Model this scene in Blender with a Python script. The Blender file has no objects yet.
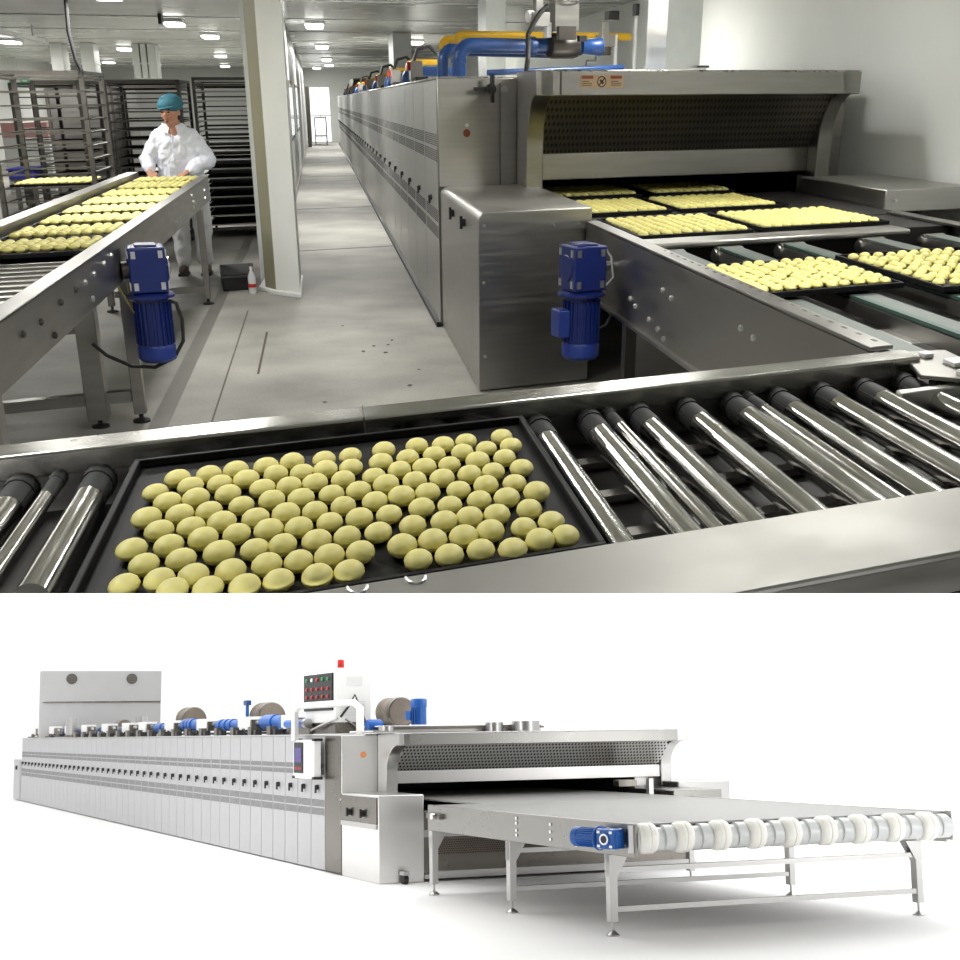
import bpy, bmesh, math, random
from mathutils import Vector, Matrix
random.seed(7)
scene = bpy.context.scene
COL = scene.collection
V = Vector
# ------------------------------------------------------------------ camera and the two measured places
FP, PX, PY = 1150.0, 480.0, 600.0
EYE = V((0, 0, 1.52))
def ray(x, y): return V((x-PX, PY-y, FP))
class Place:
    """Ground frame: u runs along the oven away from the viewer, v across it, z up; metres."""
    def __init__(s, a, b, eye_h):
        d1, d2 = ray(*a).normalized(), ray(*b).normalized()
        n = d1.cross(d2).normalized()
        if n.y < 0: n = -n
        s.c = (d1, d2, n); s.h = eye_h
HALL = Place((316, 101), (3500, 75), 1.52)
STUDIO = Place((-237, 741), (4540, 669), 1.55)
Zc = HALL.c[2]; Yc = HALL.c[0]; Xc = Yc.cross(Zc)
if Xc.x < 0: Xc = -Xc
def w(c): return V((Xc.dot(c), Yc.dot(c), Zc.dot(c)))
for s in (HALL, STUDIO):
    s.e = [w(c) for c in s.c]
    s.o = EYE - s.h*s.e[2]
    s.W = Matrix((s.e[0], s.e[1], s.e[2])).transposed()
    fr = s.e[0]; s.side = fr.cross(s.e[2]).normalized()     # true right angle to u, on the ground
def place_pt(s, u, v, z): return s.o + s.e[0]*u + s.e[1]*v + s.e[2]*z
Place.p = place_pt
H, S = HALL, STUDIO
R_, U_, F_ = w(V((1,0,0))), w(V((0,1,0))), w(V((0,0,1)))
cam_d = bpy.data.cameras.new('camera'); cam = bpy.data.objects.new('camera', cam_d); COL.objects.link(cam)
cam.matrix_world = Matrix.Translation(EYE) @ Matrix((R_, U_, -F_)).transposed().to_4x4()
cam_d.sensor_width = 36; cam_d.lens = FP/960*36; cam_d.shift_y = 120/960; cam_d.clip_end = 300; cam_d.clip_start = .05
scene.camera = cam
vs = scene.view_settings
scene.display_settings.display_device = 'sRGB'
vs.view_transform = 'Standard'; vs.look = 'None'; vs.gamma = 1; vs.exposure = 0; vs.use_curve_mapping = False

# ------------------------------------------------------------------ materials
def lin(c):
    c = c/255
    return c/12.92 if c <= .04045 else ((c+.055)/1.055)**2.4
def rgb(r, g, b): return (lin(r), lin(g), lin(b), 1)
def mat(name, col, rough=.5, metal=0, noise=0, nscale=8, emit=0, stretch=None, rvar=0, trans=0, spec=None, bump=0, alpha=1):
    m = bpy.data.materials.new(name); m.use_nodes = True
    nt = m.node_tree; b = nt.nodes['Principled BSDF']
    b.inputs['Base Color'].default_value = col; b.inputs['Roughness'].default_value = rough; b.inputs['Metallic'].default_value = metal
    if spec is not None: b.inputs['Specular IOR Level'].default_value = spec
    if trans: b.inputs['Transmission Weight'].default_value = trans
    if alpha < 1: b.inputs['Alpha'].default_value = alpha
    if emit:
        b.inputs['Emission Color'].default_value = col; b.inputs['Emission Strength'].default_value = emit
    if noise or rvar or bump:
        tc = nt.nodes.new('ShaderNodeTexCoord'); mp = nt.nodes.new('ShaderNodeMapping'); nz = nt.nodes.new('ShaderNodeTexNoise')
        nt.links.new(tc.outputs['Object'], mp.inputs['Vector']); nt.links.new(mp.outputs['Vector'], nz.inputs['Vector'])
        nz.inputs['Scale'].default_value = nscale; nz.inputs['Detail'].default_value = 6
        if stretch: mp.inputs['Scale'].default_value = stretch
        if noise:
            rp = nt.nodes.new('ShaderNodeMapRange'); rp.inputs[1].default_value = .3; rp.inputs[2].default_value = .7
            rp.inputs[3].default_value = 1-noise; rp.inputs[4].default_value = 1+noise
            mx = nt.nodes.new('ShaderNodeVectorMath'); mx.operation = 'SCALE'; mx.inputs[0].default_value = col[:3]
            nt.links.new(nz.outputs['Fac'], rp.inputs[0]); nt.links.new(rp.outputs[0], mx.inputs['Scale']); nt.links.new(mx.outputs[0], b.inputs['Base Color'])
        if rvar:
            rr = nt.nodes.new('ShaderNodeMapRange'); rr.inputs[1].default_value = .3; rr.inputs[2].default_value = .7
            rr.inputs[3].default_value = max(.02, rough-rvar); rr.inputs[4].default_value = rough+rvar
            nt.links.new(nz.outputs['Fac'], rr.inputs[0]); nt.links.new(rr.outputs[0], b.inputs['Roughness'])
        if bump:
            bp = nt.nodes.new('ShaderNodeBump'); bp.inputs['Strength'].default_value = bump; bp.inputs['Distance'].default_value = .01
            nt.links.new(nz.outputs['Fac'], bp.inputs['Height']); nt.links.new(bp.outputs['Normal'], b.inputs['Normal'])
    return m
M = dict(
    steel=mat('brushed_steel', (.42,.41,.385,1), .38, 1, .06, 3, stretch=(1,1,14), rvar=.06),
    rail_polish=mat('polished_rail', (.42,.41,.38,1), .22, 1, .05, 4, rvar=.08),
    rail_steel=mat('rough_rail_steel', (.30,.295,.275,1), .5, 1, .08, 5, rvar=.08),  # darker and rougher, holds the near rail's highlight down
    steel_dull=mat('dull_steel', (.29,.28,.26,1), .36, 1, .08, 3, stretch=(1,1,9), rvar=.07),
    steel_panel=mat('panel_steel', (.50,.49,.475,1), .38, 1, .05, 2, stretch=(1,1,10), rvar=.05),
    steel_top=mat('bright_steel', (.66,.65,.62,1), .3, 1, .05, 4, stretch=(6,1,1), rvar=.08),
    chrome=mat('polished_steel', (.72,.71,.69,1), .14, 1, .04, 5, rvar=.04),
    studio_steel=mat('clean_steel', (.47,.465,.455,1), .3, 1, .02, 3, rvar=.02),
    studio_panel=mat('clean_panel_steel', (.51,.51,.515,1), .5, .75, .02, 3),
    studio_shaded=mat('shaded_steel', (.27,.265,.25,1), .28, 1, .03, 3, rvar=.02), studio_bright=mat('lit_steel', (.72,.715,.70,1), .35, 1, .02, 3, rvar=.02), roller_pale=mat('pale_roller', rgb(214,216,216), .25, 0, .03, 20),
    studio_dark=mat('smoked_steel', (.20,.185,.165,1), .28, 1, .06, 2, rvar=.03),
    mesh_belt=mat('mesh_belt', (.27,.27,.26,1), .5, .8, .12, 60, stretch=(1,4,1)),
    white_paint=mat('white_paint', rgb(238,238,236), .45),
    slot=mat('louvre_slot', (.10,.095,.09,1), .6),
    slot_light=mat('louvre_slot_pale', (.17,.17,.17,1), .6),
    black=mat('black_plastic', (.015,.015,.016,1), .45),
    tray=mat('black_tray', (.009,.009,.010,1), .5, 0, .3, 5, spec=.15),
    tray_matte=mat('matte_tray', (.016,.014,.013,1), .9, 0, .2, 5, spec=.05),  # matte black, keeps the rack trays dark without reflections
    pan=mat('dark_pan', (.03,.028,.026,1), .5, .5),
    rubber=mat('black_rubber', (.02,.02,.02,1), .6),
    bun=mat('bun_dough', rgb(240,230,142), .55, 0, .05, 30, bump=.1),
    blue=mat('blue_motor_paint', (.009,.022,.15,1), .35, 0, .08, 6),
    blue_cap=mat('blue_fan_cover', (.013,.038,.24,1), .38),
    pipe_blue=mat('blue_pipe_paint', (.010,.052,.19,1), .32, 0, .1, 6),
    studio_blue=mat('bright_blue_paint', (.008,.10,.40,1), .35),
    yellow=mat('yellow_pipe_paint', rgb(226,178,30), .4),
    concrete=None, wall=mat('white_wall', rgb(222,224,220), .55, 0, .02, 1.5),
    wall_panel=mat('partition_panel', rgb(205,208,205), .4, 0, .03, 1.5),
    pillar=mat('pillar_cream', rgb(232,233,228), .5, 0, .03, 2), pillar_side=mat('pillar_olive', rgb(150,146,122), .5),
    ceil=mat('ceiling_panel', rgb(206,208,202), .25, 0, .03, .7, rvar=.05, spec=.7),
    lamp=mat('lamp_diffuser', (1,1,.97,1), .5, emit=6), lamp_body=mat('lamp_body', rgb(225,226,224), .4),
    glass=mat('dark_glass', (.30,.33,.33,1), .08, 0, spec=.8), daylit=mat('daylight_pane', (.95,.97,1,1), .4, emit=1.0),
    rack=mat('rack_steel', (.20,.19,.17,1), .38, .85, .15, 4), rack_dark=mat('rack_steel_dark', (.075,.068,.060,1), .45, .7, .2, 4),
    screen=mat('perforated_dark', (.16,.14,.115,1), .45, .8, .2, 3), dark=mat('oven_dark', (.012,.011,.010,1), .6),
    coat=mat('white_coat_cloth', rgb(236,238,248), .8, 0, .02, 9, bump=.9), skin=mat('skin', rgb(190,138,112), .55), skin_dark=mat('lip', rgb(150,88,78), .5),
    hair=mat('hair', rgb(28,24,24), .6), net=mat('teal_hair_net', rgb(50,112,128), .7, 0, .15, 60), trouser=mat('white_trousers', rgb(230,230,232), .8, 0, .04, 12),
    shoe=mat('shoe', rgb(70,52,44), .6), eye=mat('eye_dark', (.02,.015,.015,1), .3),
    belt_green=mat('green_belt', rgb(58,86,76), .5, 0, .1, 12), belt_grey=mat('grey_belt', rgb(98,106,100), .5, .2, .1, 12),
    red=mat('red_plastic', rgb(190,40,36), .4), red_lamp=mat('red_beacon', rgb(205,30,22), .25), amber=mat('orange_sticker', rgb(232,150,96), .5),
    label=mat('label_cream', rgb(176,150,116), .5), label_red=mat('label_red', rgb(128,56,40), .5), ink=mat('label_ink', rgb(44,34,30), .6),
    green=mat('green_sign', rgb(50,150,105), .5, emit=.25), crate=mat('blue_crate', rgb(34,40,150), .5), zinc=mat('galvanised', (.66,.68,.67,1), .34, .9, .05, 9, rvar=.05),
    nylon=mat('white_nylon', rgb(244,243,236), .45), cyc=mat('studio_white', (.93,.93,.93,1), .8), hmi=mat('screen_violet', rgb(70,58,120), .2, emit=.25),
    drum=mat('drum_lagging', rgb(122,112,100), .55, .3, .12, 8), bottle=mat('clear_bottle', rgb(210,214,212), .2), silver=mat('silver_bolt', (.75,.75,.75,1), .3, 1), pink=mat('pink_crate', rgb(190,140,138), .5), button_g=mat('button_green', rgb(40,150,90), .4), button_r=mat('button_red', rgb(176,52,52), .4),
    cord_y=mat('yellow_wire', rgb(170,160,80), .5), post=mat('door_post', rgb(74,70,62), .5))
def concrete():
    m = bpy.data.materials.new('concrete_floor'); m.use_nodes = True; nt = m.node_tree; b = nt.nodes['Principled BSDF']
    tc = nt.nodes.new('ShaderNodeTexCoord'); n1 = nt.nodes.new('ShaderNodeTexNoise'); n2 = nt.nodes.new('ShaderNodeTexNoise')
    n1.inputs['Scale'].default_value = 1.3; n1.inputs['Detail'].default_value = 8; n2.inputs['Scale'].default_value = 60; n2.inputs['Detail'].default_value = 3
    for n in (n1, n2): nt.links.new(tc.outputs['Object'], n.inputs['Vector'])
    ad = nt.nodes.new('ShaderNodeMath'); ad.operation = 'MULTIPLY_ADD'; ad.inputs[1].default_value = .25
    nt.links.new(n2.outputs['Fac'], ad.inputs[0]); nt.links.new(n1.outputs['Fac'], ad.inputs[2])
    cr = nt.nodes.new('ShaderNodeValToRGB'); cr.color_ramp.elements[0].position = .4; cr.color_ramp.elements[1].position = .85
    cr.color_ramp.elements[0].color = rgb(134,132,126); cr.color_ramp.elements[1].color = rgb(178,176,169)
    nt.links.new(ad.outputs[0], cr.inputs[0]); nt.links.new(cr.outputs[0], b.inputs['Base Color']); b.inputs['Roughness'].default_value = .62; b.inputs['Specular IOR Level'].default_value = .3
    return m
M['concrete'] = concrete()
M['joint'] = mat('floor_joint', rgb(92,88,80), .8); M['stain'] = mat('floor_stain', rgb(84,76,66), .8); M['floor_dark'] = mat('dark_floor_strip', rgb(126,124,118), .5, 0, .08, 3)

# ------------------------------------------------------------------ mesh helpers
class MB:
    """Collects shapes in world space; build() links them as one mesh object."""
    def __init__(s): s.v = []; s.f = []; s.m = []; s.mats = []; s.cut = []
    def mi(s, m):
        m = M[m]
        if m not in s.mats: s.mats.append(m)
        return s.mats.index(m)
    def add(s, vs, fs, m):
        k = s.mi(m); b = len(s.v); s.cut.append((b, len(s.f))); s.v += [V(x) for x in vs]
        for f in fs: s.f.append([b+i for i in f]); s.m.append(k)
    def hexa(s, c, m): s.add(c, [(0,3,2,1),(4,5,6,7),(0,1,5,4),(1,2,6,5),(2,3,7,6),(3,0,4,7)], m); return s
    def box(s, P, u0, u1, v0, v1, z0, z1, m):
        return s.hexa([P.p(u0,v0,z0),P.p(u0,v1,z0),P.p(u1,v1,z0),P.p(u1,v0,z0),P.p(u0,v0,z1),P.p(u0,v1,z1),P.p(u1,v1,z1),P.p(u1,v0,z1)], m)
    def obox(s, c, ax, ay, az, m):
        """box about centre c with half-extent vectors"""
        q = [c+ax*i+ay*j+az*k for k in (-1,1) for i,j in ((-1,-1),(1,-1),(1,1),(-1,1))]
        return s.hexa(q, m)
    def prism(s, pts, ext, m):
        n = len(pts); a = [V(p) for p in pts]; b = [p+ext for p in a]
        s.add(a+b, [tuple(range(n))[::-1], tuple(range(n,2*n))]+[(i,(i+1)%n,n+(i+1)%n,n+i) for i in range(n)], m); return s
    def lathe(s, o, ax, prof, m, n=20, e1=None):
        """prof: list of (radius, distance along ax)"""
        ax = ax.normalized(); x = (e1 or (V((0,0,1)) if abs(ax.z) < .9 else V((1,0,0)))); x = (x-ax*x.dot(ax)).normalized(); y = ax.cross(x)
        vs, fs = [], []
        for r, d in prof:
            for i in range(n):
                t = 2*math.pi*i/n; vs.append(o+ax*d+(x*math.cos(t)+y*math.sin(t))*r)
        for k in range(len(prof)-1):
            for i in range(n): fs.append((k*n+i, k*n+(i+1)%n, (k+1)*n+(i+1)%n, (k+1)*n+i))
        fs.append(tuple(range(n))[::-1]); fs.append(tuple(range((len(prof)-1)*n, len(prof)*n)))
        s.add(vs, fs, m); return s
    def tube(s, a, b, r, m, n=12, r2=None): return s.lathe(a, b-a, [(r,0),(r if r2 is None else r2,(b-a).length)], m, n)
    def path(s, pts, r, m, n=10):
        pts = [V(p) for p in pts]; vs, fs = [], []
        t0 = (pts[1]-pts[0]).normalized(); x = (V((0,0,1)) if abs(t0.z) < .9 else V((1,0,0))); x = (x-t0*x.dot(t0)).normalized()
        for i, p in enumerate(pts):
            t = (pts[min(i+1,len(pts)-1)]-pts[max(i-1,0)]).normalized(); x = (x-t*x.dot(t)).normalized(); y = t.cross(x)
            for k in range(n):
                a = 2*math.pi*k/n; vs.append(p+(x*math.cos(a)+y*math.sin(a))*(r if not callable(r) else r(i/(len(pts)-1))))
        for i in range(len(pts)-1):
            for k in range(n): fs.append((i*n+k, i*n+(k+1)%n, (i+1)*n+(k+1)%n, (i+1)*n+k))
        fs.append(tuple(range(n))[::-1]); fs.append(tuple(range((len(pts)-1)*n, len(pts)*n)))
        s.add(vs, fs, m); return s
    def ell(s, c, rx, ry, rz, m, n=16, k=10):
        """ellipsoid with radius vectors"""
        vs = [c-rz]; fs = []
        for j in range(1, k):
            ph = math.pi*j/k-math.pi/2
            for i in range(n):
                t = 2*math.pi*i/n; vs.append(c+rz*math.sin(ph)+(rx*math.cos(t)+ry*math.sin(t))*math.cos(ph))
        vs.append(c+rz); T = len(vs)-1
        for i in range(n): fs.append((0, 1+(i+1)%n, 1+i)); fs.append((T, T-n+i, T-n+(i+1)%n))
        for j in range(k-2):
            for i in range(n): fs.append((1+j*n+i, 1+j*n+(i+1)%n, 1+(j+1)*n+(i+1)%n, 1+(j+1)*n+i))
        s.add(vs, fs, m); return s
    def build_each(s, name, parent, base=None, every=1, bevel=0):
        """every shape (or run of shapes) as a part of its own"""
        ends = s.cut[every::every]+[(len(s.v), len(s.f))]
        for (a, fa), (b_, fb) in zip(s.cut[::every], ends):
            q = MB(); q.mats = s.mats; q.v = s.v[a:b_]; q.f = [[i-a for i in f] for f in s.f[fa:fb]]; q.m = s.m[fa:fb]
            used_ = sorted(set(q.m)); q.mats = [s.mats[i] for i in used_]; q.m = [used_.index(i) for i in q.m]
            o = q.build(name, parent, base, bevel)
        return o
    def build(s, name, parent=None, base=None, bevel=0, smooth=True, seg=2):
        if base is None: base = parent['_b'] if parent is not None and '_b' in parent else V((0,0,0))
        base = V(base)
        me = bpy.data.meshes.new(name); me.from_pydata([v-base for v in s.v], [], s.f)
        for m in s.mats: me.materials.append(m)
        me.polygons.foreach_set('material_index', s.m)
        bm = bmesh.new(); bm.from_mesh(me); bmesh.ops.recalc_face_normals(bm, faces=bm.faces); bm.to_mesh(me); bm.free()
        if smooth:
            me.polygons.foreach_set('use_smooth', [True]*len(me.polygons)); me.set_sharp_from_angle(angle=math.radians(38))
        o = bpy.data.objects.new(name, me); COL.objects.link(o)
        if parent is not None: o.parent = parent; o['_b'] = base[:]
        else: o.location = base
        if bevel:
            bv = o.modifiers.new('edges', 'BEVEL'); bv.width = bevel; bv.segments = seg; bv.limit_method = 'ANGLE'; bv.angle_limit = math.radians(50); bv.harden_normals = False
        return o
def tag(o, label, cat, group=None):
    o['label'] = label; o['category'] = cat
    if group: o['group'] = group
    return o
def thing(name, base, label, cat, group=None):
    o = bpy.data.objects.new(name, None); COL.objects.link(o); o.location = base; o['_b'] = V(base)[:]; o.empty_display_size = .1
    return tag(o, label, cat, group)
def struct(o): o['kind'] = 'structure'; return o
def copy_tree(o, delta, parent=None, label=None, group=None):
    c = o.copy(); COL.objects.link(c)
    if parent is None: c.location = o.location+delta
    else: c.parent = parent
    if label: c['label'] = label
    if group: c['group'] = group
    for ch in o.children: copy_tree(ch, V((0,0,0)), c)
    return c
def copy_part(o, delta):
    """a copy of a part (and its sub-parts) shifted within the same thing"""
    c = o.copy(); COL.objects.link(c); c.location = o.location+delta
    for ch in o.children:
        d = ch.copy(); COL.objects.link(d); d.parent = c
    return c
UP = V((0,0,1))

# ------------------------------------------------------------------ the hall: shell
U0, UEND, VL, VR, HC = -2.2, 51, -9.0, 4.47, 2.72
UF = 3.75                                     # front edge of the gallery floor
# the gallery floor ends square to the parapet; (u, v) of its front edge at both side walls
EDGE = ((7.4, VL), (1.75, VR)); BACK = (4.6, -.55)
b = MB().prism([H.p(EDGE[0][0], VL, -.05), H.p(UEND, VL, -.05), H.p(UEND, VR, -.05), H.p(EDGE[1][0], VR, -.05)], UP*.05, 'concrete')
flo = struct(b.build('floor'))
struct(MB().prism([H.p(U0, VL, -.05), H.p(BACK[0], VL, -.05), H.p(BACK[1], VR, -.05), H.p(U0, VR, -.05)], UP*.05, 'concrete').build('floor_walkway'))
b = MB()
for v, u1 in ((-.72, 16), (-.84, 30)): pass
b.box(H, 4.2, 9.6, -.66, -.65, -.004, .0015, 'joint'); b.box(H, 12, 40, -.64, -.63, -.004, .0015, 'joint')
for u in (13.4, 18.8, 27, 36): b.box(H, u, u+.05, -.5, .8, -.004, .0015, 'joint')
b.box(H, 4.5, 16, -.98, -.88, -.004, .0012, 'floor_dark')  # darker floor strip beside the loading conveyor
struct(b.build('trim_1'))
b = MB()
for u, v, r in ((7.6,.22,.016),(7.75,.30,.012),(7.5,.37,.014),(7.75,.40,.010),(6.5,.46,.014),(7.9,.44,.012),(8.6,.1,.01),(6.3,-.05,.012),(5.7,.3,.012),(6.9,.55,.01)):
    pts = [H.p(u+.0, v, .0015)+V((math.cos(t)*r*random.uniform(.7,1.4), math.sin(t)*r*1.6*random.uniform(.7,1.4), 0)) for t in [k*math.pi/4 for k in range(8)]]
    b.prism(pts, UP*.001, 'stain')
b.box(H, 7.2, 8.6, -.47, -.455, .0005, .0015, 'stain')
tag(b.build('floor_stain'), 'small dark scuffs scattered on the concrete aisle floor', 'stain')['kind'] = 'stuff'
struct(MB().box(H, U0, UEND, VR, VR+.15, -.05, HC, 'wall').build('wall_right'))
struct(MB().box(H, U0, UEND, VL-.15, VL, -.05, HC, 'wall').build('wall_left'))
struct(MB().box(H, U0-.15, U0, VL, VR, -.05, HC, 'wall').build('wall_back'))
b = MB()                                       # far wall round the bright doorway
b.box(H, UEND, UEND+.15, VL, -.24, 0, HC, 'wall').box(H, UEND, UEND+.15, .56, VR, 0, HC, 'wall').box(H, UEND, UEND+.15, -.24, .56, 2.02, HC, 'wall')
struct(b.build('wall_far'))
b = MB().box(H, UEND+.05, UEND+.08, -.24, .56, 0, 2.02, 'daylit'); wn = struct(b.build('window_1'))
b = MB().box(H, UEND, UEND+.05, .14, .17, 0, 2.02, 'lamp_body').box(H, UEND, UEND+.05, -.24, .56, .95, 1.0, 'lamp_body').build('mullion', wn)
struct(MB().box(H, 44.8, 45.6, -.38, -.24, 0, 2.0, 'post').build('door_1', bevel=.01))
b = MB().box(H, U0, UEND, VL, VR, HC, HC+.12, 'ceil')
struct(b.build('ceiling'))
b = MB()
for u in (9.5,13.2,16.9,20.6,24.3,28,31.7,35.4,39.1,42.8,46.5): b.box(H, u, u+.05, VL, VR, HC-.012, HC, 'lamp_body')
struct(b.build('trim_2'))
# pillar and the glazed partition behind it
pz = [(10.13,-.235),(10.39,-.45),(10.62,-.553),(11.25,-.535),(11.2,-.24)]
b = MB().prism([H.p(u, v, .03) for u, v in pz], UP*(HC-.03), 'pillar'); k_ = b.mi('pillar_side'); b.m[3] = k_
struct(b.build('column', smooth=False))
struct(MB().prism([H.p(10.04,-.225,0),H.p(10.34,-.47,0),H.p(10.66,-.61,0),H.p(11.35,-.58,0),H.p(11.25,-.22,0)], UP*.035, 'white_paint').build('baseboard_left', bevel=.006))
b = MB().box(H, 11.2, 50.9, -.62, -.46, 0, HC, 'wall_panel'); struct(b.build('wall_partition'))
for k, u in enumerate((15.5, 21.0, 27.5)):
    wi = MB().box(H, u, u+3.2, -.463, -.45, .9, 1.85, 'post'); wi = struct(wi.build('window_%d' % (k+2)))
    MB().box(H, u+.18, u+3.02, -.452, -.447, .95, 1.8, 'glass').build('pane', wi)
struct(MB().box(H, 15.2, 50.8, -.462, -.44, 0, .06, 'steel_dull').build('baseboard_partition'))
# white column at the far left and a dark doorway block behind the racks
struct(MB().box(H, 14.6, 15.2, -4.4, -3.72, 0, HC, 'wall').build('column_left'))

# ------------------------------------------------------------------ low white parapet at the gallery edge
D = 1.1
def cam_pt(x, y, d): return EYE + F_*d + R_*((x-PX)/FP*d) + U_*((PY-y)/FP*d)
a0, a1 = cam_pt(-8600, 593.4, D), cam_pt(4300, 593.4, D)
c0, c1 = cam_pt(-8600, 650, D), cam_pt(4300, 650, D)
bk = F_*.05
b = MB().hexa([c0, c1, c1+bk, c0+bk, a0, a1, a1+bk, a0+bk], 'cyc')
struct(b.build('trim_4'))

# ------------------------------------------------------------------ gear motor, shared by both places
def gear_motor(parent, c, dn, fw, sz, blue, cap, sub=True):
    """c: centre of the gearbox; dn: direction of the motor; fw: towards the shaft; sz: gearbox size."""
    dn = dn.normalized(); fw = (fw-dn*fw.dot(dn)).normalized(); sd = dn.cross(fw); h = sz/2
    b = MB(); fl = 1.0
    b.lathe(c+dn*(h*1.05), dn, [(h*.92,0),(h*1.12,.01),(h*1.12,h*.22),(h*.8,h*.26),(h*.8,h*.4)], blue, 24)
    r = h*.86; L = h*2.1; o = c+dn*(h*1.4)
    b.lathe(o, dn, [(r*.9,0),(r*.94,L)], blue, 24)
    for k in range(22):
        t = 2*math.pi*k/22; d = fw*math.cos(t)+sd*math.sin(t); t2 = dn.cross(d)
        b.obox(o+dn*(L*.5)+d*(r*.95), d*(r*.09), t2*(r*.03), dn*(L*.46), blue)
    g = b.build('gear_motor', parent)
    base = V(parent['_b'])
    q = MB().obox(c, fw*h*.82, sd*h*.86, dn*h, blue)
    q.lathe(c-fw*h*.86, fw, [(h*.62,-.006),(h*.62,h*1.74)], blue, 24)
    q.obox(c-dn*h*1.04, fw*h*.5, sd*h*.6, dn*h*.06, blue)
    q.build('gearbox', g, base, bevel=.006)
    b = MB()
    for i in (-1,1):
        for j in (-1,1):
            for f in (-1,1):
                p = c+sd*(i*h*.62)+dn*(j*h*.7)+fw*(f*h*.84); b.obox(p, fw*h*.03, sd*h*.11, dn*h*.16, 'silver')
                p = c+sd*(f*h*.88)+fw*(i*h*.6)+dn*(j*h*.7); b.obox(p, sd*h*.03, fw*h*.1, dn*h*.16, 'silver')
    b.lathe(c-fw*h*.98, fw, [(h*.5,0),(h*.5,.006)], 'silver', 20); b.lathe(c-fw*h*1.0, fw, [(h*.34,0),(h*.34,.01)], 'black', 18)
    b.build_each('bolt_plate', g, base)
    b = MB().lathe(o+dn*L*.98, dn, [(r*.98,0),(r*1.04,.012),(r*1.04,h*.62),(r*.86,h*.78),(r*.3,h*.8)], cap, 24); b.build('fan_cover', g, base)
    return g, o, r, L, sd, fw, dn
def brand_free_plate(b, c, ax, ay, n, m='silver'): b.obox(c, ax, ay, n*.002, m)

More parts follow.
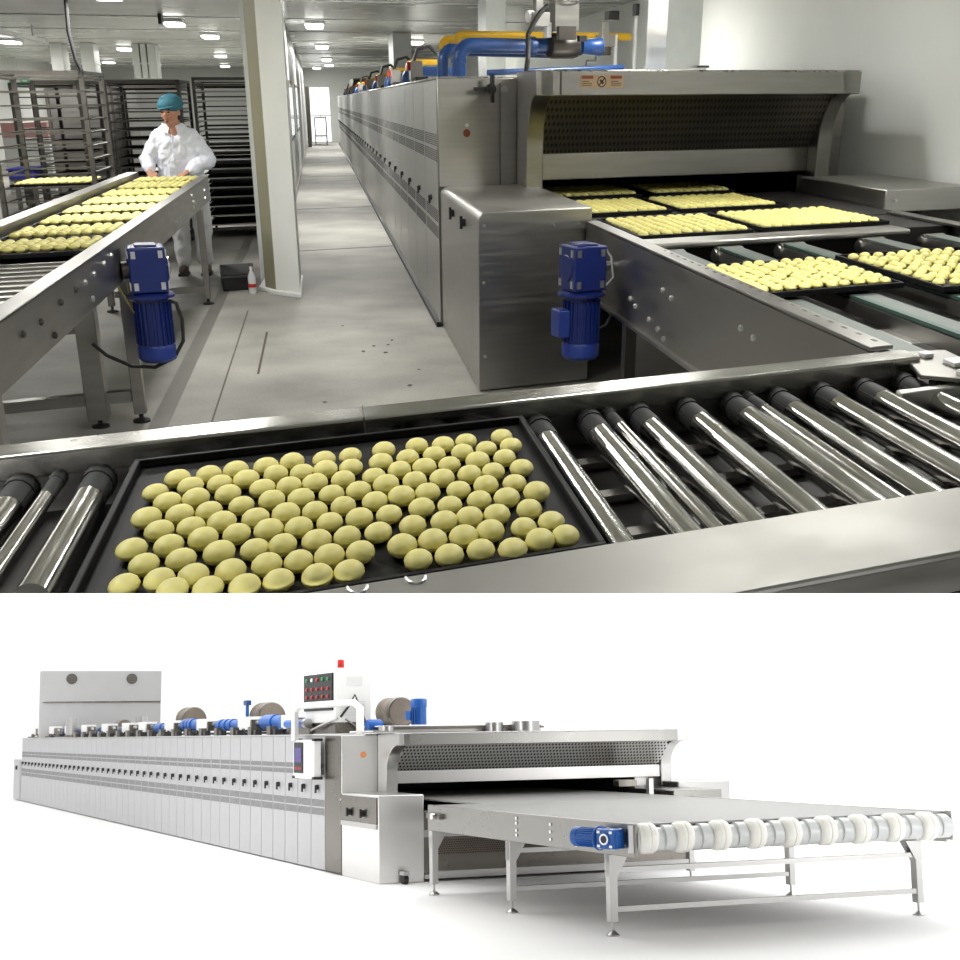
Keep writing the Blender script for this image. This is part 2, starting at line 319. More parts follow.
# ------------------------------------------------------------------ tunnel oven, one builder for the two places
def build_oven(P, label, K):
    """K: measured sizes in the place's u, v, z frame."""
    v0, v1, uf, ue, zt = K['v0'], K['v1'], K['uf'], K['ue'], K['zt']
    st, pn, dk, plt = K['steel'], K['panel'], K['dark'], K['top']
    t = thing('tunnel_oven', P.p(uf, v0, 0), label, 'oven')
    # core behind the skin, hollow at the mouth
    b = MB()
    zc, za = K['zmouth'], K['zbed']; va, vb = K['va'], K['vb']; ub = uf+K['deep']
    b.box(P, ub, ue, v0+.03, v1, .02, zt-.004, st)
    b.box(P, uf+.02, ub, v0+.03, va, .02, zt-.004, st); b.box(P, uf+.02, ub, vb, v1, .02, zt-.004, st)
    b.box(P, uf+.1, ub, va, vb, zc, zt-.004, dk if P is S else 'dark'); b.box(P, uf+.05, ub, va, vb, .02, za-.12, 'dark')
    b.build('body', t)
    MB().box(P, ub-.03, ub-.005, va, vb, za-.12, zc, 'dark').build('tunnel_dark_plug', t)  # black sheet closing the tunnel, its inner shade put into the colour
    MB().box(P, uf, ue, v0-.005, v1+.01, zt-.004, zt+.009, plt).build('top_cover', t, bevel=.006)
    # side panels with louvres and a knob each
    p0, pw, n = K['p0'], K['pw'], K['n']
    e = P.side if P.side.dot(P.e[1]) > 0 else -P.side
    def louvre_panel(u0, u1):
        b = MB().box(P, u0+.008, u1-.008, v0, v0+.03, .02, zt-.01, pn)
        for za_, zb_ in K['louvres']:
            k = 6
            for i in range(k):
                z0 = za_+(zb_-za_)*(i+.12)/k; z1 = za_+(zb_-za_)*(i+.8)/k
                b.box(P, u0+.05*pw, u1-.05*pw, v0-.0025, v0+.002, z0, z1, K['slot'])
        q = b.build('side_panel', t)
        kn = P.p((u0+u1)/2, v0, K['zknob']); kk = .62 if P is H else 1
        b = MB().lathe(kn-e*.004, e, [(.026*kk,-.022*kk),(.030*kk,-.014*kk),(.030*kk,.006)], 'black', 14)
        b.obox(kn-e*.03*kk-UPL(P)*.02*kk, P.e[0]*.012, P.e[2]*.045*kk, e*.008, 'black')
        b.build('knob', q, V(t['_b']))
        return q
    p = louvre_panel(p0, p0+pw)
    for i in range(1, n): copy_part(p, P.e[0]*(pw*i))
    if P is H: MB().box(P, p0, ue, v0-.035, v0, 0, .035, 'black').build('base_strip', t)
    # hood: fascia, two curved cheeks, screen, band
    hf, h0, h1, hz0, hz1 = K['hf'], K['h0'], K['h1'], K['hz0'], K['hz1']
    st = K.get('hood', st); hd = MB().box(P, hf, hf+.04, h0, h1, hz0, hz1, st).box(P, hf, uf+.12, h0, h1, hz1-.02, hz1, plt)
    hd.box(P, hf, hf+.10, h0, h1, hz0-.004, hz0+.016, st)
    hd = hd.build('hood', t, bevel=.008)
    base = V(t['_b'])
    def cheek(c0, c1):
        ua, zk = K['ua'], K['zk']; zb = K['zfoot']
        pts = [(uf+.02, zb), (ua, zb), (ua, zk)]
        for i in range(1, 13):
            a = math.pi/2*i/12; pts.append((ua-(ua-hf-.02)*(1-math.cos(a)), zk+(hz0-zk)*math.sin(a)))
        pts += [(hf, hz0), (hf, hz1), (uf+.02, hz1)]
        b = MB().prism([P.p(u, c0, z) for u, z in pts], P.e[1]*(c1-c0), K['steel']); return b.build('cheek', hd, base, bevel=.006)
    cheek(K['c0'], K['c0']+K['cw']); cheek(K['c1']-K['cw'], K['c1'])
    sa, sb = K['c0']+K['cw'], K['c1']-K['cw']
    us0, us1, zs0, zs1 = hf+.12, K['ub'], hz0+.03, K['zb1']
    b = MB().hexa([P.p(us1,sa,zs1),P.p(us1,sb,zs1),P.p(us1+.03,sb,zs1),P.p(us1+.03,sa,zs1),P.p(us0,sa,zs0),P.p(us0,sb,zs0),P.p(us0+.03,sb,zs0),P.p(us0+.03,sa,zs0)], K['screen'])
    nx = K['holes']; rows = 9; nrm = (P.p(us1,sa,zs1)-P.p(us0,sa,zs0)).cross(P.e[1]).normalized()
    if nrm.dot(P.e[0]) > 0: nrm = -nrm
    for r in range(rows):
        for i in range(nx):
            f = (r+.5)/rows; g = (i+(.5 if r % 2 else 0)+.25)/nx
            c = P.p(us0+(us1-us0)*f, sa+(sb-sa)*g, zs0+(zs1-zs0)*f)+nrm*.0015
            dv = P.e[1]*((sb-sa)/nx*.36); dz = (P.p(us1,sa,zs1)-P.p(us0,sa,zs0))/rows*.40
            b.add([c-dv, c-dz, c+dv, c+dz], [(0,1,2,3)], 'dark')
    b.build('perforated_screen', hd, base)
    MB().box(P, K['ub']-.02, K['ub']+.03, sa, sb, zc, K['zb1']+.01, K['band']).build('lower_band', hd, base, bevel=.006)
    # upright front face beside the hood
    q = MB().box(P, uf-.012, uf+.02, v0, K['c0'], K['zfoot'], zt, K.get('face', K['steel'])).build('front_panel', t, bevel=.006)
    rd = K['dot']; n_ = -(P.side.cross(P.e[2])); n_ = P.e[1].cross(P.e[2]).normalized(); n_ = n_ if n_.dot(P.e[0]) < 0 else -n_
    c = P.p(uf-.012, rd[0], rd[1]); MB().lathe(c, n_, [(K['dr'],0),(K['dr'],.003)], K['dotm'], 24).build('warning_sticker', q, base)
    return t, hd, q, base, n_
def UPL(P): return P.e[2]
def handle_valve(q, base, P, c, n_):
    b = MB().lathe(c, n_, [(.02,0),(.02,.10)], 'black', 12)
    v = P.e[1]; z = P.e[2]
    b.obox(c+n_*.10, v*.012, z*.085, n_*.012, 'black'); b.obox(c+n_*.06-v*.055, v*.06, z*.012, n_*.012, 'black'); b.lathe(c+n_*.06+v*.0, n_, [(.035,0),(.035,.03)], 'black', 14)
    b.build('vent_handle', q, base)
def end_cabinet(P, t, u0, u1, v0, v1, z0, z1, m, r):
    """box with a rolled upper edge on its outer long side"""
    pts = [(v0, z0), (v1, z0), (v1, z1)]
    for i in range(7):
        a = math.pi/2*i/6; pts.append((v0+r-r*math.sin(a), z1-r+r*math.cos(a)))
    return MB().prism([P.p(u0, v, z) for v, z in pts], P.e[0]*(u1-u0), m).build('end_cabinet', t, bevel=.006)

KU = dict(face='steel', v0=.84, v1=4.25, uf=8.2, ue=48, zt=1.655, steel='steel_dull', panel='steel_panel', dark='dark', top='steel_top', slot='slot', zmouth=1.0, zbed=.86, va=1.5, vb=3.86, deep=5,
  p0=8.25, pw=1.03, n=38, louvres=((.61,.695),(.72,.805),(1.125,1.205),(1.225,1.305)), zknob=.86, hf=7.45, h0=1.46, h1=3.97, hz0=1.54, hz1=1.69, c0=1.43, cw=.125, c1=3.94, ua=7.78, zk=1.22, zfoot=.965,
  ub=7.98, zb1=1.165, holes=70, screen='screen', band='steel_dull', dot=(1.05,1.31), dr=.026, dotm='label_red')
oven, hood, fpanel, obase, on = build_oven(H, 'long stainless tunnel oven filling the right side of the factory hall, rows of louvred panels', KU)
handle_valve(fpanel, obase, H, H.p(8.19, 1.2, 1.585), on)
b = MB(); c = H.p(8.19, 1.33, 1.585); b.lathe(c, on, [(.022,0),(.022,.02)], 'silver', 12); b.lathe(H.p(8.188,1.05,1.36), on, [(.012,0),(.012,.01)], 'silver', 10); b.build_each('bolt', fpanel, obase)
MB().box(H, 8.17, 8.19, 1.296, 1.304, .97, 1.62, 'slot').build('seam', fpanel, obase)
# warning label with a struck-out hand sign
b = MB(); Lc = lambda v, z, d=.0: H.p(7.45-d, v, z)
b.box(H, 7.447, 7.451, 1.745, 2.055, 1.583, 1.66, 'label')
for a, c_ in ((1.752,1.835),(1.96,2.045)): b.box(H, 7.4455, 7.4472, a, c_, 1.637, 1.656, 'label_red')
for a, c_ in ((1.755,1.825),(1.965,2.04)):
    for z in (1.598,1.609,1.620): b.box(H, 7.4455, 7.4472, a, c_-.02*(z>1.61), z, z+.004, 'ink')
cc = Lc(1.897, 1.62, .002); ex = H.e[1]; ez = UP
rp = [cc+(ex*math.cos(k*math.pi/12)+ez*math.sin(k*math.pi/12))*.03 for k in range(25)]
b.path(rp, .0035, 'ink', 6); b.obox(cc, (ex+ez)*.019, (ex-ez)*.003, on*.001, 'ink'); b.obox(cc, (ex-ez)*.012, (ex+ez)*.005, on*.001, 'ink'); b.obox(cc+ez*.004, ex*.012, ez*.003, on*.001, 'ink')
b.build('warning_label', hood, obase)
MB().box(H, 7.444, 7.452, 1.603, 1.612, 1.545, 1.685, 'slot').build('fascia_seam', hood, obase)
# end cabinet on the near left of the mouth, with knobs and its gear motor
ec = end_cabinet(H, oven, 6.16, 8.19, .85, 1.535, .01, .97, 'steel', .05)
b = MB()
for u in (7.35, 6.75):
    p = H.p(u, .85, .865); s_ = -H.side if H.side.dot(H.e[1]) > 0 else H.side
    b.lathe(p, s_, [(.022,0),(.022,.02)], 'black', 12); b.obox(p+s_*.024, H.e[0]*.012, UP*.036, s_*.008, 'black')
b.build('knob', ec, obase)
b = MB()
for v, z in ((.885,.9),(.885,.60),(.885,.2),(1.30,.885),(1.455,.885)): b.lathe(H.p(6.16, v, z), on, [(.009,0),(.009,.008)], 'silver', 8)
b.build_each('bolt', ec, obase)
xr = H.e[1].normalized()
# low cabinet on the far right of the mouth
MB().box(H, 6.42, 7.85, 3.72, 4.44, .83, .97, 'steel').build('guard_box', oven, bevel=.008)
MB().box(H, 6.9, 7.9, 3.72, 4.3, .3, .83, 'dark').build('guard_stand', oven)
b = MB().tube(H.p(6.415, 3.80, .905), H.p(6.40, 3.80, .905), .008, 'silver', 8); b.build('guard_bolt', oven)

# ------------------------------------------------------------------ on top of the oven
def elbow(b, a, c, d, r, m, k=6, n=14):
    """pipe a -> c -> d with a rounded corner at c"""
    x = (a-c).normalized(); y = (d-c).normalized(); R = r*1.8
    p = [a]+[c+x*R*(1-math.sin(i*math.pi/2/k))+y*R*(1-math.cos(i*math.pi/2/k)) for i in range(k+1)]+[d]
    b.path(p, r, m, n)
t = thing('exhaust_duct', H.p(8.4, 1.66, 1.67), 'square galvanised exhaust duct rising right behind the oven hood', 'duct')
MB().box(H, 8.0, 8.54, 2.54, 2.82, 1.70, HC-.01, 'zinc').build('duct_wall', t, V(t['_b']), bevel=.004)
b = MB().box(H, 7.94, 8.6, 2.50, 2.86, 1.695, 1.715, 'zinc'); b.box(H, 7.94, 8.0, 2.80, 2.88, 1.715, 1.73, 'black'); b.build('flange', t)
b = MB(); elbow(b, H.p(9.0,1.10,1.67), H.p(9.0,1.10,1.885), H.p(9.0,2.0,1.885), .052, 'pipe_blue'); pipe = b.build('air_pipe', None, H.p(9.0,1.10,1.66))
tag(pipe, 'fat blue air pipe lying across the oven top, bent down at its left end', 'pipe')
b = MB().lathe(H.p(9.0,1.66,1.885), H.e[1], [(.062,0),(.066,.02),(.066,.05),(.056,.06),(.056,.2),(.07,.22),(.07,.26)], 'pipe_blue', 20); b.lathe(H.p(9.0,1.10,1.77), UP, [(.058,0),(.058,.03)], 'pipe_blue', 18); b.build_each('pipe_joint', pipe, H.p(9.0,1.10,1.66))
b = MB().lathe(H.p(9.0,2.10,1.885), H.e[1], [(.062,0),(.05,.02),(.06,.12),(.066,.14),(.066,.17),(.04,.19)], 'pipe_blue', 20); b.build('end_cap', pipe, H.p(9.0,1.10,1.66))
b = MB(); elbow(b, H.p(9.2,.995,1.668), H.p(9.2,.995,1.865), H.p(9.2,1.05,1.865), .042, 'pipe_blue'); b.tube(H.p(9.2,1.05,1.865), H.p(9.2,2.0,1.85), .042, 'pipe_blue', 14); q = b.build('air_pipe', None, H.p(9.2,.995,1.668))
tag(q, 'second blue air pipe, mostly hidden behind the fat blue pipe on the oven', 'pipe')
b = MB(); elbow(b, H.p(9.9,1.19,1.67), H.p(9.9,1.19,2.0), H.p(9.9,2.78,2.0), .030, 'yellow'); q = b.build('gas_pipe', None, H.p(9.9,1.19,1.67))
tag(q, 'yellow gas pipe running across the oven above the fat blue pipe', 'pipe')
b = MB().lathe(H.p(9.9,2.58,1.95), UP, [(.03,-.02),(.07,0),(.085,.03),(.07,.06)], 'yellow', 16); b.lathe(H.p(9.9,2.5,2.0), H.e[1], [(.04,0),(.045,.02),(.045,.05),(.035,.06)], 'yellow', 14); b.build('valve_body', q, H.p(9.9,1.19,1.67))
b = MB(); elbow(b, H.p(10.2,1.10,1.67), H.p(10.2,1.10,1.98), H.p(10.2,1.6,1.98), .030, 'yellow'); q = b.build('gas_pipe', None, H.p(10.2,1.10,1.67))
tag(q, 'short yellow gas pipe bent behind the long yellow one on the oven', 'pipe')
b = MB().tube(H.p(8.8,1.3,1.70), H.p(8.8,2.42,1.735), .02, 'pipe_blue'); q = b.build('drain_pipe', None, H.p(8.8,1.3,1.69)); tag(q, 'thin blue pipe lying on the oven top below the fat blue pipe', 'pipe')
# grey burner motor and valve block
t = thing('burner_unit', H.p(8.7, 1.88, 1.67), 'grey cast burner motor block standing on the fat blue pipe', 'burner')
c = H.p(8.9, 1.92, 2.06)
b = MB().obox(c+UP*.02, xr*.10, on*.08, UP*.10, 'steel_dull').lathe(c+UP*.10, UP, [(.11,0),(.11,.18),(.10,.20),(.10,.24),(.07,.27),(.05,.33)], 'steel', 20); b.obox(c+UP*.2+on*.11, xr*.06, on*.02, UP*.08, 'steel_top')
for k in range(8): b.obox(c+UP*(.13+.02*k), xr*.118, on*.118, UP*.004, 'steel_dull')
b.build('motor_block', t, bevel=.004)
b = MB().lathe(H.p(8.93,1.82,1.885), H.e[1], [(.078,0),(.088,.02),(.088,.20),(.078,.23)], 'rack_dark', 20); b.obox(H.p(8.78,1.93,1.965), xr*.07, on*.02, UP*.045, 'rack_dark'); b.obox(H.p(8.78,2.06,1.93), xr*.03, on*.02, UP*.02, 'black'); b.build('damper', pipe, H.p(9.0,1.10,1.66))
b = MB().obox(c+xr*.03+UP*.17+on*.10, xr*.022, on*.012, UP*.03, 'white_paint'); b.build('rating_plate', t)
b = MB().obox(c-xr*.20+UP*.0, xr*.07, on*.06, UP*.045, 'steel').obox(c-xr*.20+UP*.08, xr*.03, on*.03, UP*.05, 'steel').lathe(c-xr*.29+UP*.02, xr, [(.04,0),(.04,.05)], 'white_paint', 12).obox(c-xr*.12-UP*.07, xr*.02, on*.03, UP*.05, 'white_paint'); b.build('pressure_switch', t, bevel=.004)
_p = [H.p(8.8,1.96,2.19)]+[H.p(8.8, 1.96-.42*math.sin(a), 2.19-.0-.40*(1-math.cos(a))*1.0) for a in [k*math.pi/18 for k in range(1,10)]]
b = MB().path([H.p(8.8,1.775,2.14),H.p(8.8,1.72,2.10),H.p(8.8,1.66,2.02),H.p(8.8,1.62,1.95),H.p(8.6,1.59,1.86),H.p(8.5,1.565,1.77),H.p(8.5,1.55,1.675)], .018, 'rubber'); tag(b.build('hose', None, H.p(8.5,1.55,1.675)), 'black flexible hose arching from the burner block down to the oven', 'hose')
t = thing('solenoid_valve', H.p(9.1, 2.32, 1.67), 'small grey gas valve on the blue pipe end, left of the square duct', 'valve')
b = MB().obox(H.p(9.4,2.42,1.945), xr*.06, on*.05, UP*.045, 'steel').lathe(H.p(9.4,2.42,1.84), UP, [(.045,0),(.045,.03),(.05,.05),(.05,.08)], 'rack_dark', 14).obox(H.p(9.4,2.40,2.03), xr*.03, on*.03, UP*.05, 'steel'); b.build('valve_body', t, bevel=.004)
b = MB().path([H.p(9.3,2.31,1.98),H.p(9.3,2.31,1.84),H.p(9.2,2.28,1.79),H.p(9.1,2.18,1.79),H.p(9.1,2.16,1.70)], .008, 'steel_dull', 8); b.build('copper_line', t)
t = thing('gas_actuator', H.p(9.9, 2.55, 1.67), 'black actuator box above the yellow pipe, left of the square duct', 'actuator')
b = MB().obox(H.p(9.9,2.60,2.16), xr*.05, on*.04, UP*.035, 'black'); b.build('housing', t, bevel=.004); MB().obox(H.p(9.78,2.61,1.84), xr*.012, on*.012, UP*.17, 'lamp_body').build('stand_rod', t)
t = thing('gas_actuator', H.p(9.6, 2.72, 1.67), 'upright black actuator box touching the left side of the square duct', 'actuator')
b = MB().obox(H.p(9.8,2.80,2.20), xr*.018, on*.03, UP*.045, 'black'); b.build('housing', t, bevel=.004); MB().obox(H.p(9.8,2.80,1.92), xr*.012, on*.012, UP*.24, 'lamp_body').build('stand_rod', t)
# the row of burners shrinking away along the oven
def burner(u, hgt, wide):
    t = thing('burner', H.p(u, 1.1, 1.667), 'x', 'burner')
    b = MB(); elbow(b, H.p(u,1.0,1.667), H.p(u,1.0,1.80), H.p(u,1.55,1.80), .05, 'pipe_blue', n=10); b.build('air_elbow', t)
    b = MB(); elbow(b, H.p(u+.3,1.05,1.667), H.p(u+.3,1.05,1.90), H.p(u+.3,1.5,1.90), .03, 'yellow', n=8); b.build('gas_elbow', t)
    MB().box(H, u-.5, u-.2, 1.02, 1.02+wide, 1.72, 1.72+hgt, 'steel_dull').build('control_box', t, bevel=.004)
    MB().box(H, u-.45, u-.35, .985, 1.018, 1.80, 1.88, 'red').build('indicator', t)
    MB().box(H, u-.6, u-.1, 1.06, 1.2, 1.667, 1.74, 'black').build('mount', t)
    b = MB().path([H.p(u+.1,1.1,1.9),H.p(u+.1,1.15,2.02),H.p(u+.1,1.28,2.05),H.p(u+.1,1.4,1.95)], .02, 'rubber', 6); b.build('hose', t)
    return t
bt = burner(13.2, .17, .13)
bt['label'] = 'nearest grey burner box with red indicator and yellow and blue elbows on the oven top'
names = ['second burner set along the oven top, beyond the nearest grey box', 'third burner set along the oven top, blue and yellow elbows', 'fourth burner set along the oven top, small and dim', 'fifth burner set along the oven top, far down the aisle', 'sixth burner set along the oven top, near the far end', 'farthest burner set on the oven top, by the far wall']
bt['group'] = 'burners along the oven top'
for i, u in enumerate((16.6, 20.2, 24.5, 29.5, 35.5, 42)): copy_tree(bt, H.e[0]*(u-13.2), None, names[i])
t = thing('filter_box', H.p(36.8, 1.4, 1.667), 'large dim brown box on the oven top towards the far end', 'box')
MB().box(H, 36.8, 41, 1.15, 2.1, 1.67, 2.12, 'rack').build('housing', t, bevel=.01)
# duct further back, behind the blue pipe
t = thing('exhaust_duct', H.p(14, 1.9, 1.667), 'pale upright duct further along the oven, behind the yellow pipe', 'duct')
MB().box(H, 15.5, 16.3, 2.27, 2.54, 1.667, HC-.01, 'zinc').build('duct_wall', t); MB().box(H, 15.45, 16.35, 2.24, 2.57, 1.667, 1.70, 'zinc').build('flange', t)
t = thing('exhaust_duct', H.p(24, 1.7, 1.667), 'distant pale duct rising from the oven, second beyond the hood', 'duct')
MB().box(H, 24, 25.5, 1.58, 1.95, 1.667, HC-.01, 'zinc').build('duct_wall', t); MB().box(H, 23.95, 25.55, 1.55, 1.98, 1.667, 1.70, 'zinc').build('flange', t)

# ------------------------------------------------------------------ roller conveyor across the foreground
t = thing('roller_conveyor', H.p(2.0, .6, .3), 'stainless roller conveyor crossing the foreground, long steel side rails', 'conveyor')
tb = V(t['_b'])
b = MB().box(H, 2.40, 2.50, -1.6, 1.575, .845, .90, 'rail_polish'); b.box(H, 2.40, 2.415, -1.6, 1.575, .70, .86, 'steel_dull'); b.build('far_rail', t, bevel=.006)
MB().box(H, 2.398, 2.502, .063, .066, .84, .9015, 'slot').build('rail_joint', t)
i0, i1 = -.13, 1.75
pl = [H.p(1.49, i0, .888), H.p(1.49, i1, .888), H.p(1.24, i1, .888), H.p(1.24, .42, .888)]
b = MB().prism(pl, UP*.012, 'rail_steel'); b.build('near_rail', t, bevel=.004)
b = MB().prism([H.p(1.24,.62,.835),H.p(1.24,i1,.835),H.p(1.252,i1,.835),H.p(1.252,.62,.835)], UP*.055, 'steel_dull'); b.build('rail_lip', t)
b = MB()
b.box(H, 1.478, 1.490, .0, i1, .845, .889, 'steel_dull'); b.build('rail_web', t)
b = MB()
for v in (.104, .018):
    c = H.p(1.478, v, .9015); b.path([c+H.side*(.014*math.cos(a))-UP*.0+H.e[0]*(-.022*math.sin(a)) for a in [math.pi*k/10 for k in range(11)]], .0022, 'silver', 6)
b.build('rail_mark', t)
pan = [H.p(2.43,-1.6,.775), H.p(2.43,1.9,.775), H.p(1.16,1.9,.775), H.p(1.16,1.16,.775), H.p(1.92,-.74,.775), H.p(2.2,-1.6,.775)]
MB().prism(pan, UP*.006, 'pan').build('roller_dark_sheet', t)  # dark sheet added to stand for the darkness under the rollers
def roller(v, r, ue=1.5, name='roller'):
    u = ue if v > .4 else 1.64+.31*max(0, -v)
    b = MB().tube(H.p(2.385, v, .862-r+.0), H.p(u, v, .862-r), r, 'chrome', 16); b.tube(H.p(2.40, v, .862-r), H.p(2.36, v, .862-r), r*1.12, 'black', 14); b.tube(H.p(2.36,v,.862-r), H.p(2.27,v,.862-r), r*1.02, 'rubber', 14)
    return b.build(name, t)
for k in range(10): roller(.475+.1305*k, .029)
for v in (-.485,-.63,-.775,-.92,-1.07,-1.22): roller(v, .029)
for v in (-.40,-.27,-.14,-.01,.12,.25,.36): roller(v, .029, 1.54)
for v in (.655, 1.04,-.56): roller(v, .014, 1.5, 'tie_bar')
b = MB()
for k in range(3): b.box(H, 1.75+.22*k, 1.79+.22*k, .45, 1.75, .785, .80, 'steel_dull')
b.build_each('cross_member', t)
for v in (-1.2, .4, 1.5):
    ul = 4.1-.311*(v+1.5)+.06; MB().box(H, ul, ul+.06, v, v+.06, .2, .50, 'steel_dull').box(H, 2.36, ul+.06, v, v+.06, .45, .50, 'steel_dull').box(H, 2.36, 2.42, v, v+.06, .50, .775, 'steel_dull').build('leg', t)
struct(MB().prism([H.p(4.1,-1.5,.02),H.p(4.3,-1.5,.02),H.p(2.9,3.0,.02),H.p(2.7,3.0,.02)], UP*.18, 'concrete').build('floor_plinth'))
# bracket plates joining the two conveyors
b = MB().prism([H.p(2.53,1.58,.875),H.p(2.50,1.72,.875),H.p(2.30,1.70,.875),H.p(2.18,1.60,.875),H.p(2.28,1.50,.875)][::-1], UP*.012, 'steel_dull')
b.box(H, 2.30, 2.36, 1.62, 1.68, .887, .90, 'silver').box(H, 2.20, 2.24, 1.585, 1.615, .887, .90, 'silver').box(H, 2.42, 2.46, 1.60, 1.63, .887, .90, 'silver')
b.build('corner_bracket', t, bevel=.003)
b = MB().box(H, 2.20, 2.235, 1.40, 1.85, .80, .868, 'steel').box(H, 1.7, 2.2, 1.70, 1.78, .80, .868, 'steel'); b.build('end_frame', t, bevel=.004)

# ------------------------------------------------------------------ trays and buns
def make_tray(u0, u1, v0, v1, z, label, group=None, rim=.016):
    b = MB().box(H, u0, u1, v0, v1, z-.004, z, 'tray')
    e = .012
    for a in ((u0,u0+e,v0,v1),(u1-e,u1,v0,v1),(u0+e,u1-e,v0,v0+e),(u0+e,u1-e,v1-e,v1)): b.box(H, *a, z, z+rim, 'tray')
    o = b.build('baking_tray', None, H.p((u0+u1)/2, (v0+v1)/2, z-.004), bevel=.004)
    return tag(o, label, 'tray', group)
def add_bun(b, c, s=1, n=14, k=8, lu=.0365, ax=None):
    b.ell(c+UP*.0166*s, H.e[0]*lu*s, (ax or H.e[1]*.0262)*s, UP*.0165*s, 'bun', n, k)
bun_proto = []
for k in range(3):
    b = MB(); add_bun(b, V((0,0,0)), (1, .97, 1.02)[k]); me_o = b.build('bun'); bun_proto.append(me_o)
used = [False]*3
def put_bun(c, label, group, sc=1.0):
    k = random.randrange(3)
    if not used[k]: o = bun_proto[k]; used[k] = True
    else: o = bun_proto[k].copy(); COL.objects.link(o)
    f = sc*random.uniform(.95,1.03); o.location = c; o.scale = (f, f, f*random.uniform(.95,1.08))
    tag(o, label, 'bun', group)
ZT = .868
make_tray(1.53, 2.335, -.405, .425, ZT, 'large black tray of loose round buns on the foreground rollers')
BUNS = "2171,-305 2111,-275 2168,-247 2103,-222 2174,-197 2112,-174 2105,-337 2032,-307 2032,-258 2033,-202 1958,-278 1955,-229 1961,-174 1959,-333 1884,-303 1883,-252 1885,-202 1807,-279 1813,-226 1817,-173 1816,-337 1739,-308 1739,-253 1739,-195 1666,-326 1663,-276 1660,-227 1655,-172 1606,-201 1587,-147 1615,-252 2179,-140 2120,-119 2185,-89 2112,-69 2180,-26 2108,-24 2182,27 2108,26 2191,96 2117,86 2047,119 2046,-141 2036,-92 2037,-44 2036,9 2031,68 1966,88 1966,-121 1959,-69 1958,-14 1961,36 1886,-146 1884,-94 1878,-44 1883,6 1889,63 1817,-121 1807,-71 1814,-19 1811,32 1812,84 1736,-140 1735,-96 1734,-41 1730,9 1732,61 1660,-118 1656,-69 1655,-21 1652,28 1591,-98 1581,-40 1582,8 2195,166 2181,221 2190,272 2190,351 2119,360 2121,141 2120,196 2110,254 2123,307 2049,169 2044,219 2043,277 2039,333 1965,356 1970,143 1966,196 1963,250 1964,298 1886,328 1813,358 1892,112 1895,161 1889,219 1888,272 1822,143 1815,194 1818,249 1809,300 1734,329 1664,356 1737,120 1735,175 1736,220 1733,269 1653,304 1586,365 1584,320 1656,147 1652,199 1659,246 1652,96 1588,117 1585,167 1584,219 1567,270"
for q in BUNS.split():
    u, v = map(int, q.split(',')); put_bun(H.p(u/1000, v/1000, ZT-.0005), 'round yellow bun on the large black tray in the foreground', 'buns on the foreground tray', .94)
make_tray(3.58, 4.34, 1.575, 2.215, ZT, 'black tray of buns on the feed belts, beside the tall steel side plate')
make_tray(3.42, 4.38, 2.30, 3.00, ZT, 'black tray of buns on the feed belts, cut by the right edge of the photo')
for i in range(9):
    for j in range(10): put_bun(H.p(3.66+.075*i+random.uniform(-.012,.012), 1.612+.0622*j+random.uniform(-.006,.006), ZT), 'round yellow bun on the feed tray beside the steel side plate', 'buns on the feed tray by the side plate', .93)
for i in range(10):
    for j in range(9): put_bun(H.p(3.52+.083*i+random.uniform(-.012,.012), 2.345+.066*j+random.uniform(-.006,.006), ZT), 'round yellow bun on the right-hand feed tray at the edge of view', 'buns on the right-hand feed tray', .95)
rest = MB()
ov = ((5.46,6.40,1.63,2.32,'black tray of buns at the oven mouth, front row, left'),(5.52,6.46,2.40,3.25,'black tray of buns at the oven mouth, front row, right'),
      (6.72,7.66,1.60,2.24,'black tray of buns entering the oven, second row, left'),(6.74,7.68,2.30,3.12,'black tray of buns entering the oven, second row, right'),(8.0,8.9,1.7,2.4,'black tray deep inside the dark oven mouth, left'),(8.0,8.9,2.5,3.2,'black tray deep inside the dark oven mouth, right'))
def fill(u0, u1, v0, v1, z, du=.082, dv=.066, n=10, k=6, lu=.034):
    nu, nv = int((u1-u0-.136)/du), int((v1-v0-.096)/dv)
    for i in range(nu+1):
        for j in range(nv+1):
            add_bun(rest, H.p(u0+.068+du*i+random.uniform(-.01,.01), v0+.048+dv*j+random.uniform(-.006,.006), z), random.uniform(.94,1.04), n, k, lu, H.side*.0285)
for u0, u1, v0, v1, lb in ov:
    make_tray(u0, u1, v0, v1, ZT, lb); fill(u0, u1, v0, v1, ZT)
ZL = .885
lu = (5.95, 6.62, 7.30, 7.97, 8.65, 9.38, 10.14, 11.0)
ln = ('black tray of buns, nearest one on the loading conveyor','second nearest tray of buns on the loading conveyor','third nearest tray of buns on the loading conveyor','fourth nearest tray of buns on the loading conveyor','fifth nearest tray of buns on the loading conveyor','third tray of buns from the woman on the loading conveyor','second tray of buns from the woman on the loading conveyor','tray of buns the woman has her hands on')
for k, u in enumerate(lu):
    u1 = lu[k+1]-.05 if k < 7 else 11.62
    make_tray(u, u1, -1.665, -1.10, ZL, ln[k], 'trays on the loading conveyor'); fill(u+.10, u1, -1.665, -1.10, ZL, .068, .058, 10, 6, .030)

